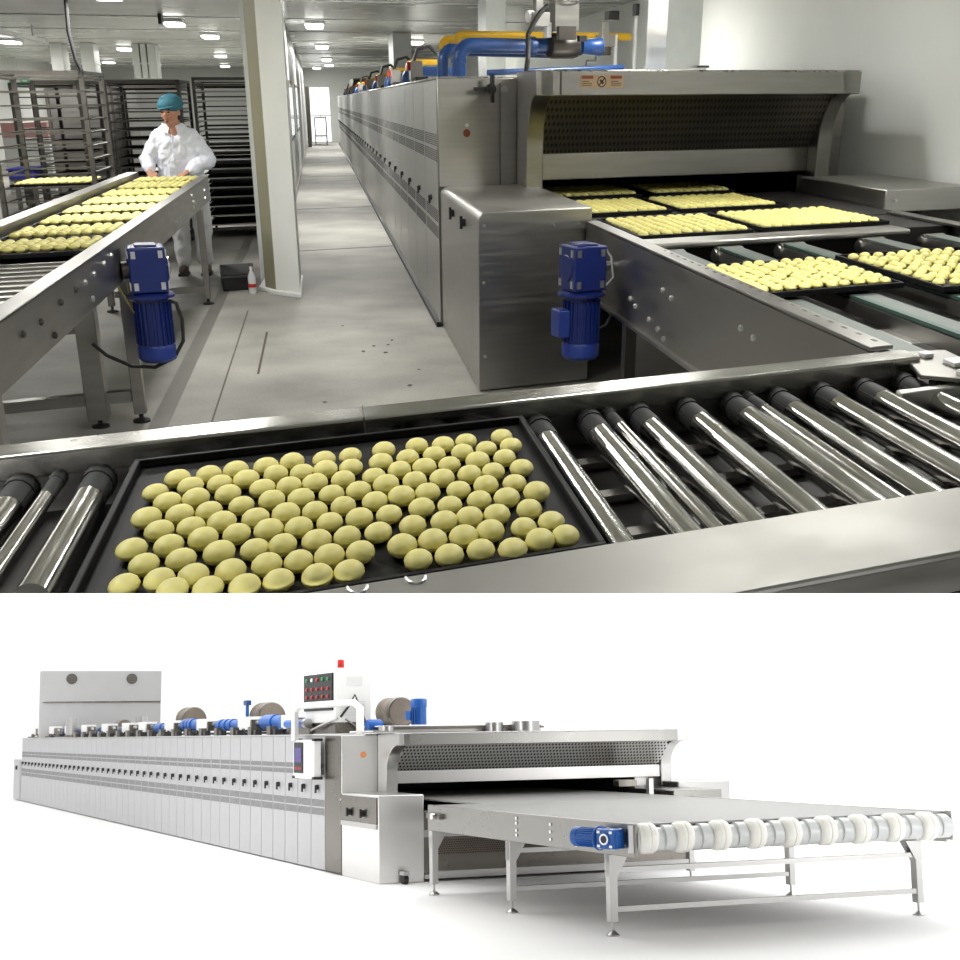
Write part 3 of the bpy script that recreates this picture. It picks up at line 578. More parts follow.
# ------------------------------------------------------------------ feed conveyor into the oven
t = thing('feed_conveyor', H.p(4.2, 2.4, 0), 'belt feed conveyor with tall steel side plates leading into the oven mouth', 'conveyor')
tb = V(t['_b'])
b = MB().box(H, 2.56, 6.14, 1.495, 1.51, .515, .886, 'steel_dull').box(H, 2.56, 6.14, 1.47, 1.53, .515, .53, 'steel_dull'); b.build('side_plate', t)
MB().box(H, 2.56, 6.14, 1.495, 1.575, .888, .90, 'steel_dull').build('top_flange', t, bevel=.003)
MB().box(H, 3.0, 6.1, 3.62, 3.64, .515, .86, 'steel_dull').box(H, 3.0, 6.1, 3.56, 3.66, .86, .872, 'steel_dull').build('side_plate', t)
b = MB()
for u, z in ((4.55,.76),(4.42,.745),(4.75,.60),(4.6,.585),(5.1,.64),(5.0,.62),(3.55,.775),(3.42,.765),(4.5,.56)): b.lathe(H.p(u, 1.495, z), -H.side, [(.012,0),(.012,.010),(.006,.014)], 'silver', 8)
b.build_each('bolt', t)
for k in range(12):
    pass
b = MB()
for k in range(22): b.box(H, 2.62+.1*k, 2.65+.1*k, 1.545, 1.556, .8995, .9008, 'slot')
b.build_each('scale_marks', t)
MB().box(H, 5.18, 5.40, 1.58, 3.2, .845, .875, 'steel').build('nose_bar', t, bevel=.01)
for v, m in ((1.70,'belt_grey'),(2.03,'belt_green'),(2.40,'belt_green'),(2.90,'belt_grey'),(3.3,'belt_grey')):
    q = MB().box(H, 2.58, 5.1, v-.055, v+.055, .842, .852, 'belt_grey').box(H, 2.58, 5.1, v-.058, v-.03, .842, .8535, m).box(H, 2.58, 5.1, v-.065, v+.065, .79, .838, 'steel').build('belt', t)
    b = MB().tube(H.p(5.1, v-.07, .815), H.p(5.1, v+.07, .815), .04, 'rack', 18); b.tube(H.p(5.1,v-.085,.815), H.p(5.1,v-.07,.815), .028, 'steel', 12); b.build('pulley', q, tb)
b = MB().box(H, 3.0, 3.25, 1.56, 3.6, .76, .79, 'steel').box(H, 4.4, 4.5, 1.56, 3.6, .74, .79, 'steel_dull').box(H, 2.52, 6.1, 1.56, 3.6, .60, .62, 'pan'); b.build_each('cross_member', t)
MB().box(H, 5.40, 6.1, 1.56, 3.6, .70, .855, 'pan').box(H, 6.1, 8.0, 1.56, 3.7, .70, .858, 'pan').build('bed', t)
for u, v, m in ((5.05,1.46,'rack_dark'),(3.6,1.52,'steel_dull'),(5.05,3.5,'steel_dull'),(3.9,3.5,'steel_dull')): MB().box(H, u, u+.07, v, v+.06, 0, .52, m).build('leg', t)
MB().box(H, 3.6, 5.0, 1.545, 1.56, .12, .18, 'steel_dull').build_each('stretcher', t)
MB().box(H, 5.3, 5.34, 1.58, 2.1, .1, .5, 'steel_dull').build('guard_plate', t)
gm = gear_motor(t, H.p(5.5, 1.325, .745), -UP, -H.side+on*.25, .215, 'blue', 'blue_cap')
c = gm[1]-UP*.10; xr = H.side
MB().obox(c-xr*.115-UP*.02+on*.02, xr*.03, on*.05, UP*.07, 'blue_cap').build('terminal_box', gm[0], tb, bevel=.008)
MB().path([c+xr*.08-UP*.06, c+xr*.13-UP*.04, c+xr*.17+UP*.03, c+xr*.19+UP*.12, c+xr*.22-on*.1+UP*.15], .008, 'rubber', 8).build('cable', gm[0], tb)
b = MB().tube(H.p(5.5,1.42,.745), H.p(5.5,1.492,.745), .02, 'silver', 12); b.path([H.p(5.42,1.43,.84), H.p(5.40,1.46,.80), H.p(5.40,1.475,.70), H.p(5.42,1.44,.66)], .006, 'silver', 6); b.build('drive_shaft', gm[0], tb)

# ------------------------------------------------------------------ loading conveyor at the left
t = thing('loading_conveyor', H.p(7.5, -1.38, 0), 'long steel loading conveyor at the left carrying trays towards the viewer', 'conveyor')
tb = V(t['_b'])
MB().box(H, 2.9, 10.9, -1.0, -.985, .745, .94, 'steel_dull').box(H, 2.9, 10.9, -1.06, -.985, .93, .942, 'steel').build('side_plate', t, bevel=.003)
MB().box(H, 2.9, 11.9, -1.80, -1.785, .745, .94, 'steel_dull').box(H, 2.9, 11.9, -1.80, -1.70, .93, .942, 'steel_dull').box(H,2.9,11.9,-1.715,-1.70,.86,.932,'steel_dull').build('side_plate', t, bevel=.003)
MB().box(H, 3.0, 11.8, -1.70, -1.06, .84, .852, 'belt_grey').build('bed', t)
for k in range(19): MB().tube(H.p(3.1+.145*k, -1.70, .858), H.p(3.1+.145*k, -1.05, .858), .026, 'steel_dull', 12).build('roller', t)
b = MB()
for u, z in ((4.03,.86),(4.28,.855),(4.62,.865),(4.9,.87),(5.1,.87),(5.3,.875),(5.55,.885),(5.75,.895),(9.4,.89),(9.5,.84),(9.45,.80),(8.3,.80),(4.45,.78),(5.2,.79),(10.4,.86),(10.4,.80)):
    b.lathe(H.p(u, -.985, z), H.side, [(.012,0),(.012,.008),(.006,.012)], 'rack_dark' if u < 5 else 'silver', 8)
b.build_each('bolt', t)
for u, v, f in ((6.22,-1.28,.10),(6.27,-1.06,.06),(10.06,-1.03,.05),(10.0,-1.78,.05),(6.25,-1.78,.06),(11.6,-1.78,.05),(3.6,-1.78,.08),(3.6,-1.06,.08)):
    q = MB().box(H, u, u+f, v, v+f, .045, .76, 'steel_dull').build('leg', t, bevel=.004)
    MB().lathe(H.p(u+f/2, v+f/2, 0), UP, [(.045,0),(.045,.012),(.012,.02),(.012,.05)], 'black', 14).build('foot', q, tb)
MB().box(H, 6.24, 6.30, -1.72, -1.28, .12, .175, 'steel_dull').box(H, 6.24, 6.30, -1.19, -1.06, .12, .175, 'steel_dull').build_each('stretcher', t)
MB().box(H, 10.06, 10.1, -1.73, -1.03, .10, .15, 'steel_dull').build_each('stretcher', t)
MB().box(H, 6.24, 6.30, -1.72, -1.28, .48, .53, 'steel_dull').build_each('stretcher', t)
gm = gear_motor(t, H.p(6.0, -.868, .80), -UP, -H.side+on*.18, .205, 'blue', 'blue_cap')
xr = H.side
MB().tube(H.p(5.98,-.984,.80), H.p(5.98,-.95,.80), .04, 'rack_dark', 14).build('drive_shaft', gm[0], tb)
o = gm[1]
b = MB().path([o+xr*.085-UP*.01, o+xr*.115-UP*.02, o+xr*.135-UP*.10, o+xr*.13-UP*.20, o+xr*.08-UP*.28, o-xr*.02-UP*.325, o-xr*.13-UP*.315, o-xr*.24-UP*.26, o-xr*.30-UP*.20], .009, 'rubber', 8); b.build('cable', gm[0], tb)
b = MB().path([H.p(5.9,-1.0,.75), H.p(5.95,-.97,.66), H.p(6.0,-.94,.57)], .004, 'cord_y', 6); b.path([H.p(6.0,-.97,.74), H.p(6.0,-.965,.66), H.p(6.0,-.94,.57)], .004, 'cord_y', 6); b.build('wire', gm[0], tb)

# ------------------------------------------------------------------ racks behind
def rack(label, u0, u1, v0, v1, zt, n, m, post=.035, rails=True, z0=.14):
    t = thing('tray_rack', H.p((u0+u1)/2, (v0+v1)/2, 0), label, 'rack'); tb = V(t['_b'])
    for u in (u0, u1-post):
        for v in (v0, v1-post): MB().box(H, u, u+post*1.2, v, v+post, .10, zt, m).build('post', t)
    b = MB().box(H, u0, u1, v0, v0+post, zt-.03, zt, m).box(H, u0, u1, v1-post, v1, zt-.03, zt, m).box(H, u0, u0+post, v0, v1, zt-.03, zt, m).box(H, u1-post, u1, v0, v1, zt-.03, zt, m)
    b.box(H, u0, u0+post, v0, v1, .10, .13, m).box(H, u1-post, u1, v0, v1, .10, .13, m); b.build_each('top_frame', t)
    bl_, br_, bc_ = MB(), MB(), MB()
    for k in range(n):
        z = z0+(zt-z0-.06)*k/(n-1)
        bl_.box(H, u0, u1, v0+post*.3, v0+post*1.3, z, z+.012, m); br_.box(H, u0, u1, v1-post*1.3, v1-post*.3, z, z+.012, m)
        if rails: bc_.box(H, u0, u0+.02, v0, v1, z, z+.014, m).box(H, u1-.02, u1, v0, v1, z, z+.014, m)
    bl_.build('tray_slide', t); br_.build('tray_slide', t)
    if rails: bc_.build_each('cross_rail', t)
    for u in (u0+.05, u1-.05):
        for v in (v0+.03, v1-.03): MB().lathe(H.p(u-.0, v, .05)-H.side*.015, H.side, [(.05,0),(.05,.03)], 'black', 14).box(H, u-.02, u+.02, v-.015, v+.015, .06, .11, 'rack_dark').build('castor', t)
    return t
def rack_trays(u0, u1, v0, v1, zs, label, group, m='tray_matte', lip='rack'):
    first = None
    for z in zs:
        if first is None:
            b = MB().box(H, u0, u1, v0, v1, z, z+.006, m).box(H, u0-.006, u0, v0, v1, z-.002, z+.013, lip)
            first = tag(b.build('baking_tray', None, H.p(u0, (v0+v1)/2, z)), label, 'tray', group)
        else: copy_tree(first, UP*(z-zs[0]))
def zsl(zt, n, z0=.14): return [z0+(zt-z0-.06)*k/(n-1)+.0145 for k in range(n)]
rack('open tray rack at the far left holding a single tray of buns', 12.0, 13.1, -2.93, -2.09, 1.78, 15, 'rack', .04)
u = .14+(1.78-.14-.06)*6/14+.0145
make_tray(12.1, 13.0, -2.86, -2.16, u+.0045, 'black tray of buns on the open rack at the far left'); fill(12.1, 13.0, -2.86, -2.16, u+.0045, .085, .066, 8, 5)
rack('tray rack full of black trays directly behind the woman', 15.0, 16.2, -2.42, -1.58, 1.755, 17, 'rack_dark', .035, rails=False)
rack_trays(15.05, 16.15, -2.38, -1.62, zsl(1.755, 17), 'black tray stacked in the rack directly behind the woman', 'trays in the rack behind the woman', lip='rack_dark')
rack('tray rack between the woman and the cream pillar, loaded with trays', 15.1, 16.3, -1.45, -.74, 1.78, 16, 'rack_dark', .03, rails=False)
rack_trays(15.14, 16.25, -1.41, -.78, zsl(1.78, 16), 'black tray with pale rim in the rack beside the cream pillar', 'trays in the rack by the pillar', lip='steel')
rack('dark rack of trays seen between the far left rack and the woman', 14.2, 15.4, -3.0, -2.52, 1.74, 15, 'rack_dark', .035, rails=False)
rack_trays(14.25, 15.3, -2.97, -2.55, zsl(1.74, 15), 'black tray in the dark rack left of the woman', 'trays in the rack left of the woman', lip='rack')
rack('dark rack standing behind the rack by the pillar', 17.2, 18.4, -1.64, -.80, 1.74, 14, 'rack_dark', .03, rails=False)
rack_trays(17.24, 18.36, -1.60, -.84, zsl(1.74, 14), 'black tray in the second rack behind the pillar rack', 'trays in the second rack by the pillar', lip='tray_matte')
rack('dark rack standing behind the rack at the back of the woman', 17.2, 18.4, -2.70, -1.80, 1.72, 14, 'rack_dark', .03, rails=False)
rack_trays(17.24, 18.36, -2.66, -1.84, zsl(1.72, 14), 'black tray in the second rack behind the woman', 'trays in the second rack behind the woman', lip='tray_matte')
rack('dim rack far behind, right of the white column', 20.3, 21.7, -4.6, -3.7, 1.8, 12, 'rack_dark', .05)
t = thing('proving_cabinet', H.p(19, -3.2, 0), 'grey brown steel cabinet behind the far left rack', 'cabinet')
MB().box(H, 18.5, 20, -3.75, -2.75, .05, 1.70, 'rack').build('body', t, bevel=.01); q = MB().box(H, 18.47, 18.5, -3.7, -2.8, .1, 1.65, 'steel_dull').build('door', t, bevel=.008); MB().box(H, 18.42, 18.47, -2.9, -2.86, .8, 1.1, 'black').build('handle', q, V(t['_b']))
t = thing('crate', H.p(16, -3.6, 0), 'blue plastic crate on a stand at the far left behind the open rack', 'crate')
b = MB().box(H, 14.0, 14.5, -3.30, -3.04, .80, .90, 'crate').box(H, 13.98, 14.52, -3.315, -3.025, .885, .905, 'crate'); b.build('bin', t, bevel=.006)
MB().box(H, 14.02, 14.06, -3.26, -3.22, 0, .8, 'rack').box(H, 14.44, 14.48, -3.26, -3.22, 0, .8, 'rack').box(H, 14.02, 14.06, -3.09, -3.05, 0, .8, 'rack').box(H, 14.44, 14.48, -3.09, -3.05, 0, .8, 'rack').box(H,14.0,14.5,-3.29,-3.04,.78,.8,'rack').build('stand', t)
t = tag(MB().box(H, 25, 26, -5.9, -5.1, .95, 1.2, 'pink').box(H, 25, 26, -5.9, -5.1, 0, .95, 'wall_panel').build('crate_stack', None, H.p(25.5,-5.5,0), bevel=.01), 'pinkish crate on a pale stand far behind the open rack', 'crate')
t = thing('exit_sign', H.p(40, -8.77, 2.0), 'small green running man exit sign glowing far at the left', 'sign')
b = MB().box(H, 39.95, 40, -9.0, -8.45, 1.98, 2.24, 'green'); b.build('sign_board', t); MB().box(H, 39.94, 39.95, -8.85, -8.70, 2.04, 2.18, 'lamp_body').box(H, 39.94, 39.95, -8.64, -8.52, 2.09, 2.13, 'lamp_body').build('symbol', t); MB().box(H, 39.96, 39.99, -8.74, -8.72, 2.24, HC, 'lamp_body').build('hanger', t)
# black crate and bottle by the pillar
t = thing('crate', H.p(11.0, -.8, 0), 'low black plastic crate on the floor left of the cream pillar', 'crate')
b = MB().hexa([H.p(10.72,-.93,.005),H.p(10.72,-.66,.005),H.p(11.5,-.72,.005),H.p(11.5,-1.0,.005),H.p(10.68,-.94,.13),H.p(10.68,-.65,.13),H.p(11.55,-.70,.13),H.p(11.55,-1.02,.13)], 'black'); b.build('bin', t, bevel=.012); MB().hexa([H.p(10.74,-.92,.131),H.p(10.74,-.67,.131),H.p(11.48,-.73,.131),H.p(11.48,-1.0,.131),H.p(10.74,-.92,.136),H.p(10.74,-.67,.136),H.p(11.48,-.73,.136),H.p(11.48,-1.0,.136)], 'rubber').build('lid', t)
t = thing('bottle', H.p(10.62, -.66, 0), 'clear bottle with a red label on the floor beside the black crate', 'bottle')
b = MB().lathe(H.p(10.5,-.66,0), UP, [(.03,0),(.034,.01),(.034,.14),(.015,.19),(.013,.205)], 'bottle', 16); b.build('glass_body', t); MB().lathe(H.p(10.5,-.66,.055), UP, [(.0348,0),(.0348,.03)], 'red', 16).build('paper_label', t); MB().lathe(H.p(10.5,-.66,.205), UP, [(.016,0),(.016,.02)], 'white_paint', 12).build('cap', t)
# far trolley by the bright doorway
t = thing('trolley', H.p(47, .1, 0), 'small blurred trolley in front of the bright far doorway', 'trolley')
for u in (46.5, 48):
    for v in (-.12, .32): MB().box(H, u, u+.06, v, v+.04, 0, .95, 'rack').build('leg', t)
MB().box(H, 46.5, 48.06, -.12, .36, .93, .97, 'steel_dull').build('shelf', t); MB().box(H, 46.5, 48.06, -.12, .36, .3, .33, 'steel_dull').build('shelf', t)
# white ducts dropping from the ceiling over the racks
for u, v0, v1, z, lb in ((30.0,-5.84,-5.59,2.14,'pale duct dropping from the ceiling, leftmost of the pair over the open rack'),(30.0,-5.21,-4.94,2.14,'pale duct dropping from the ceiling, second of the pair over the open rack'),(30.0,-4.12,-3.97,2.02,'left pale duct of the trio above the woman'),(30.0,-3.94,-3.82,2.02,'middle pale duct of the trio above the woman'),(30.0,-3.79,-3.61,2.02,'right pale duct of the trio above the woman')):
    t = thing('ceiling_duct', H.p(u, (v0+v1)/2, z), lb, 'duct', None)
    MB().box(H, u, u+.7, v0, v1, z, HC-.005, 'wall').build('duct_wall', t, bevel=.01); MB().box(H, u-.02, u+.72, v0-.015, v1+.015, 2.3, 2.33, 'lamp_body').build('flange', t)
b = MB().path([H.p(16.5,-2.95,HC-.03),H.p(16.5,-2.97,2.3),H.p(16.5,-2.93,2.0),H.p(16.5,-2.86,1.82)], .025, 'rubber', 8); tag(b.build('cable', None, H.p(16.5,-2.86,1.82)), 'thick black cable hanging from the ceiling between the white ducts', 'cable')
tag(rest.build('buns', None, H.p(6, 1.6, ZT)), 'mass of round yellow buns on the far trays and the loading conveyor', 'bun')['kind'] = 'stuff'

# ------------------------------------------------------------------ ceiling lamps of the hall
def area(name, loc, d, sx, sy, power, col=(1,.985,.955)):
    l = bpy.data.lights.new(name, 'AREA'); l.shape = 'RECTANGLE'; l.size = sx; l.size_y = sy; l.energy = power; l.color = col
    o = bpy.data.objects.new(name, l); COL.objects.link(o); o.location = loc; o.rotation_euler = V(d).to_track_quat('-Z', 'Y').to_euler(); return o
LAMP_W = (68, 86)
lamps = [(15.2,0,'ceiling lamp over the aisle at the very top of the photo'),(21.4,.05,'bright square lamp over the aisle right of the pillar'),(29.6,.22,'lamp further along over the aisle, first of the small cluster'),(38.5,.4,'small distant lamp over the aisle, second of the cluster'),(44.5,.55,'smallest lamp over the aisle next to the far wall'),
 (21.5,-2.25,'largest bright lamp left of the pillar, above the woman'),(25.4,-2.0,'lamp beside the pillar, beyond the largest bright one'),(28.6,-6.3,'lamp at the far left edge of the ceiling'),(42,-6.5,'distant lamp left of the white duct trio'),(31.7,-4.5,'oval lamp on the ceiling just left of the white duct trio'),(16.2,-2.45,'lamp cut by the top edge left of the pillar'),(27,2.3,'lamp above the oven seen over the burners'),(36,-2.6,'low distant lamp over the racks, left of the pillar'),(46,-3.2,'lamp added to brighten the far wall behind the racks'),(38,-5,'far lamp added to brighten the left end of the hall'),(33,-1.3,'far lamp added near the pillar top to brighten the far wall'),(48.2,.1,'lamp added against the far wall to brighten it over the doorway'),(12.0,-2.7,None),(8.2,-.9,None),(8.2,2.6,None),(3.4,-1.2,None),(3.2,1.6,None),(12.5,2.8,None),(5.2,3.3,None)]  # the last labelled lamps towards the far wall are added to brighten it
first = None
for k, (u, v, lb) in enumerate(lamps):
    if lb is None: lb = 'unseen ceiling lamp put in to light the near half of the hall'  # lamps without a label are unseen, put in to brighten the foreground
    if first is None:
        t = first = thing('ceiling_lamp', H.p(u, v, HC-.09), lb, 'lamp', 'ceiling lamps of the hall')
        MB().box(H, u-.34, u+.34, v-.17, v+.17, HC-.05, HC-.002, 'lamp_body').build('housing', t, bevel=.01)
        MB().box(H, u-.32, u+.32, v-.15, v+.15, HC-.09, HC-.05, 'lamp').build('diffuser', t, bevel=.02)
    else:
        copy_tree(first, H.e[0]*(u-15.2)+H.e[1]*v, None, lb)
    near = u < 13
    area('lamp_light', H.p(u, v, HC-.10), (0,0,-1), .6, .6, (LAMP_W[0]*(.6 if u < 5.5 else 1)) if near else LAMP_W[1])
t = thing('strip_lamp', H.p(22, -4.8, 2.5), 'thin strip lamp hanging on rods at the upper left', 'lamp')
MB().box(H, 20.2, 24.2, -4.84, -4.74, 2.48, 2.54, 'lamp_body').build('housing', t)
for u in (21, 23.4): MB().tube(H.p(u, -4.79, 2.54), H.p(u, -4.79, HC), .012, 'lamp_body', 8).build('rod', t)
t = thing('camera_dome', H.p(20, -2.9, 2.6), 'small dark fitting on the ceiling above the white ducts', 'fitting')
MB().box(H, 20, 20.3, -2.32, -2.27, 2.58, HC-.002, 'black').build('bracket', t)

# ------------------------------------------------------------------ the woman at the conveyor
PB = H.p(12.0, -1.335, 0); RX = H.side; FW = -H.e[0]           # image right, towards the viewer
def bp(x, y, z): return PB+RX*x+FW*y+UP*z
def limb(b, pts, m, n=14):
    """lofted tube through (point, radius) pairs"""
    P_, R = [p for p, _ in pts], [r for _, r in pts]; P2, R2 = [], []
    for i in range(len(P_)-1):
        for k in range(6):
            f = k/6; P2.append(P_[i].lerp(P_[i+1], f)); g = f*f*(3-2*f); R2.append(R[i]*(1-g)+R[i+1]*g)
    P2.append(P_[-1]); R2.append(R[-1])
    b.path(P2, lambda f: R2[min(len(R2)-1, int(round(f*(len(R2)-1))))], m, n)
    b.ell(P_[0], RX*R[0], FW*R[0], UP*R[0], m); b.ell(P_[-1], RX*R[-1], FW*R[-1], UP*R[-1], m)
def fuse(o, vox, it=6):
    r = o.modifiers.new('fuse', 'REMESH'); r.mode = 'VOXEL'; r.voxel_size = vox; r.use_smooth_shade = True
    sm = o.modifiers.new('soften', 'SMOOTH'); sm.factor = .5; sm.iterations = it
t = thing('person', PB, 'woman in white coat and teal hair net, hands on a tray at the loading conveyor', 'person'); tb = V(t['_b'])
hc = bp(-.025, .05, 1.445); lk = (FW*.86-RX*.45-UP*.22).normalized(); lr = lk.cross(UP).normalized(); lr = lr if lr.dot(RX) > 0 else -lr; lu_ = lr.cross(lk); lu_ = lu_ if lu_.z > 0 else -lu_
sk = MB()
sk.ell(hc, lr*.082, lk*.098, lu_*.115, 'skin', 24, 16); sk.ell(hc-lu_*.065+lk*.020, lr*.064, lk*.070, lu_*.068, 'skin', 20, 12)
sk.ell(hc-lu_*.020+lk*.102, lr*.013, lk*.018, lu_*.024, 'skin'); sk.ell(hc-lu_*.038+lk*.108, lr*.018, lk*.014, lu_*.012, 'skin'); sk.ell(hc-lu_*.066+lk*.088, lr*.026, lk*.012, lu_*.013, 'skin'); sk.ell(hc-lu_*.105+lk*.064, lr*.022, lk*.02, lu_*.018, 'skin')
for s_ in (-1,1): sk.ell(hc+lr*.084*s_-lu_*.01, lr*.010, lk*.018, lu_*.028, 'skin'); sk.ell(hc+lr*.038*s_-lu_*.025+lk*.068, lr*.026, lk*.02, lu_*.024, 'skin')
limb(sk, [(hc-lu_*.06-lk*.02, .056), (bp(-.02, 0, 1.28), .062)], 'skin')
limb(sk, [(bp(-.03,0,1.27), .10), (bp(0,0,1.05), .12), (bp(.02,-.02,.86), .13)], 'skin')
SL, SR = bp(-.165,0,1.225), bp(.145,0,1.225); EL, ER = bp(-.285,.02,1.03), bp(.265,.02,1.02); HL, HR = bp(-.25,.19,.945), bp(.085,.20,.93)
for a, e, h_ in ((SL,EL,HL),(SR,ER,HR)): limb(sk, [(a,.05),(e,.04),(h_,.027)], 'skin')
for hx, a, s_ in ((-.045,.0,-1),(.14,.03,1)): limb(sk, [(bp(hx,-.03,.86),.085),(bp(hx,-.02,.48),.058),(bp(hx,-.04,.09),.038)], 'skin')
def hand(h_, din, s_):
    d = din.normalized(); up = UP; ac = d.cross(up).normalized()
    sk.ell(h_+d*.045, d*.05, ac*.04, up*.016, 'skin')
    for i, (o_, L) in enumerate(((-.030,.062),(-.010,.072),(.011,.068),(.030,.052))):
        p0 = h_+d*.08+ac*o_; p1 = p0+d*L*.5+up*.004; p2 = p1+d*L*.42-up*.022
        sk.path([p0-d*.015, p0, p1, p2], .0085, 'skin', 8); sk.ell(p2, d*.009, ac*.0085, up*.0085, 'skin', 10, 6)
    q = h_+d*.03-ac*.035*s_; sk.path([q+ac*.01*s_, q, q+d*.03-ac*.018*s_, q+d*.055-ac*.014*s_-up*.01], .0095, 'skin', 8)
hand(HL, FW*.9+RX*.25-UP*.33, 1); hand(HR, FW*.8-RX*.55-UP*.25, -1)
bd = sk.build('body', t); fuse(bd, .0055, 4)
b = MB()
for s_ in (-1,1): b.ell(hc+lr*.034*s_+lk*.088+lu_*.012, lr*.014, lk*.007, lu_*.006, 'eye', 10, 6); b.obox(hc+lr*.036*s_+lk*.088+lu_*.034, lr*.018, lk*.004, lu_*.0035, 'hair')
b.build('eye', t)
MB().ell(hc-lu_*.066+lk*.098, lr*.021, lk*.006, lu_*.006, 'skin_dark', 12, 6).build('mouth', t)
b = MB().ell(hc+lu_*.012-lk*.026, lr*.090, lk*.090, lu_*.10, 'hair', 20, 12); b.ell(hc+lr*.07-lk*.01-lu_*.03, lr*.014, lk*.03, lu_*.05, 'hair').build('hair', t)
b = MB().ell(hc+lu_*.058-lk*.018, lr*.114, lk*.120, lu_*.085, 'net', 26, 14)
rim = [hc+lu_*(.035+.012*math.cos(a))-lk*.012+lr*.109*math.cos(a)*1.0+lk*.115*math.sin(a)+lu_*.012*math.sin(a) for a in [k*math.pi/14 for k in range(29)]]
b.path(rim, .010, 'net', 8)
for k in range(16):
    a = k*math.pi/8; b.path([hc+lu_*.144-lk*.02, hc+lu_*.122-lk*.018+(lr*.076*math.cos(a)+lk*.08*math.sin(a)), hc+lu_*.056-lk*.015+(lr*.1145*math.cos(a)+lk*.12*math.sin(a))], .0035, 'net', 5)
b.build('hair_net', t)
c = MB()
def ring(x, y, z, rx, ry): return (bp(x,y,z), rx, ry)
rs = [ring(-.02,-.0,1.345,.074,.066), ring(-.015,-.0,1.315,.115,.08), ring(-.01,-.01,1.265,.19,.097), ring(-.01,0,1.2,.215,.118), ring(0,.005,1.08,.21,.128), ring(.005,.005,.96,.205,.125), ring(.015,0,.84,.222,.135), ring(.02,-.01,.66,.235,.14)]
N = 28; vsx = []; fsx = []
for p_, rx, ry in rs:
    for i in range(N): a = 2*math.pi*i/N; vsx.append(p_+RX*rx*math.cos(a)+FW*ry*math.sin(a))
for k in range(len(rs)-1):
    for i in range(N): fsx.append((k*N+i, k*N+(i+1)%N, (k+1)*N+(i+1)%N, (k+1)*N+i))
fsx.append(tuple(range(N))); fsx.append(tuple(range((len(rs)-1)*N, len(rs)*N)))
c.add(vsx, fsx, 'coat')
limb(c, [(SL,.070),(EL+(SL-EL)*.45,.075),(EL,.072),(EL+(HL-EL)*.55,.062),(EL+(HL-EL)*.86,.052)], 'coat'); limb(c, [(SR,.070),(ER+(SR-ER)*.45,.076),(ER,.074),(ER+(HR-ER)*.55,.064),(ER+(HR-ER)*.84,.052)], 'coat')
for k in range(5): f = .2+.17*k; p_ = SL.lerp(EL, f); c.ell(p_-RX*.02, RX*.07, FW*.075, UP*.015, 'coat'); p_ = SR.lerp(ER, f); c.ell(p_+RX*.02, RX*.07, FW*.075, UP*.015, 'coat')
ct = c.build('coat', t); fuse(ct, .009, 5)
tx = bpy.data.textures.new('cloth_folds', 'CLOUDS'); tx.noise_scale = .085; tx.noise_depth = 2
dm = ct.modifiers.new('folds', 'DISPLACE'); dm.texture = tx; dm.strength = .045; dm.mid_level = .5; dm.texture_coords = 'LOCAL'
b = MB()
for s_, z in ((-1,1.33),(1,1.33)):
    p_ = bp(-.02+.055*s_, .09, 1.30); b.hexa([p_+RX*-.012*s_-UP*.045+FW*.018, p_+RX*.055*s_-UP*.01+FW*.004, p_+RX*.04*s_+UP*.045-FW*.05, p_-RX*.03*s_+UP*.02-FW*.012, p_+RX*-.012*s_-UP*.045+FW*.026, p_+RX*.055*s_-UP*.01+FW*.012, p_+RX*.04*s_+UP*.05-FW*.045, p_-RX*.03*s_+UP*.026-FW*.004], 'coat')
b.build('collar', ct, tb, bevel=.004)
b = MB()
for z, y in ((1.22,.122),(1.10,.136),(.98,.134),(.88,.137)): b.lathe(bp(-.02,y,z), FW, [(.008,0),(.008,.006)], 'lamp_body', 10)
b.path([bp(-.035,.105,1.255),bp(-.03,.128,1.16),bp(-.03,.138,1.05),bp(-.025,.133,.93),bp(-.02,.138,.85)], .004, 'coat', 6); b.build('button', ct, tb)
tr = MB()
for hx in (-.055,.15): limb(tr, [(bp(hx*.8+.01,-.02,.80),.115),(bp(hx,-.01,.5),.088),(bp(hx,-.03,.13),.072)], 'trouser')
tro = tr.build('trousers', t); fuse(tro, .010, 4); dm = tro.modifiers.new('folds', 'DISPLACE'); dm.texture = tx; dm.strength = .03; dm.texture_coords = 'LOCAL'
for hx in (-.06,.155):
    b = MB().ell(bp(hx,.03,.045), RX*.048, FW*.115, UP*.045, 'shoe').ell(bp(hx,-.05,.06), RX*.042, FW*.05, UP*.055, 'shoe'); b.box  # upper
    b.obox(bp(hx,.02,.012), RX*.046, FW*.115, UP*.012, 'rubber'); b.build('shoe', t)

# ------------------------------------------------------------------ the white photo studio below the gallery
US = S.e[2]; rt = S.side; fr = S.e[0]
fh = (F_-US*F_.dot(US)).normalized(); rh = fh.cross(US).normalized()          # ground directions of the sweep
def sp(x, y, z): return S.o+rh*x+fh*y+US*z
b = MB()
prof = [(3.0, 0), (20, 0), (40, 0)]+[(44+6*math.sin(a), 6-6*math.cos(a)) for a in [k*math.pi/40 for k in range(21)]]+[(50, 13)]
vs_ = [sp(x, y, z) for y, z in prof for x in (-45, 45)]+[sp(x, y+.1, z-.1) for y, z in prof for x in (-45, 45)]; n_ = len(prof)*2
fs_ = [(2*k, 2*k+1, 2*k+3, 2*k+2) for k in range(len(prof)-1)]+[(n_+2*k, n_+2*k+2, n_+2*k+3, n_+2*k+1) for k in range(len(prof)-1)]
b.add(vs_, fs_, 'cyc'); struct(b.build('floor_studio'))
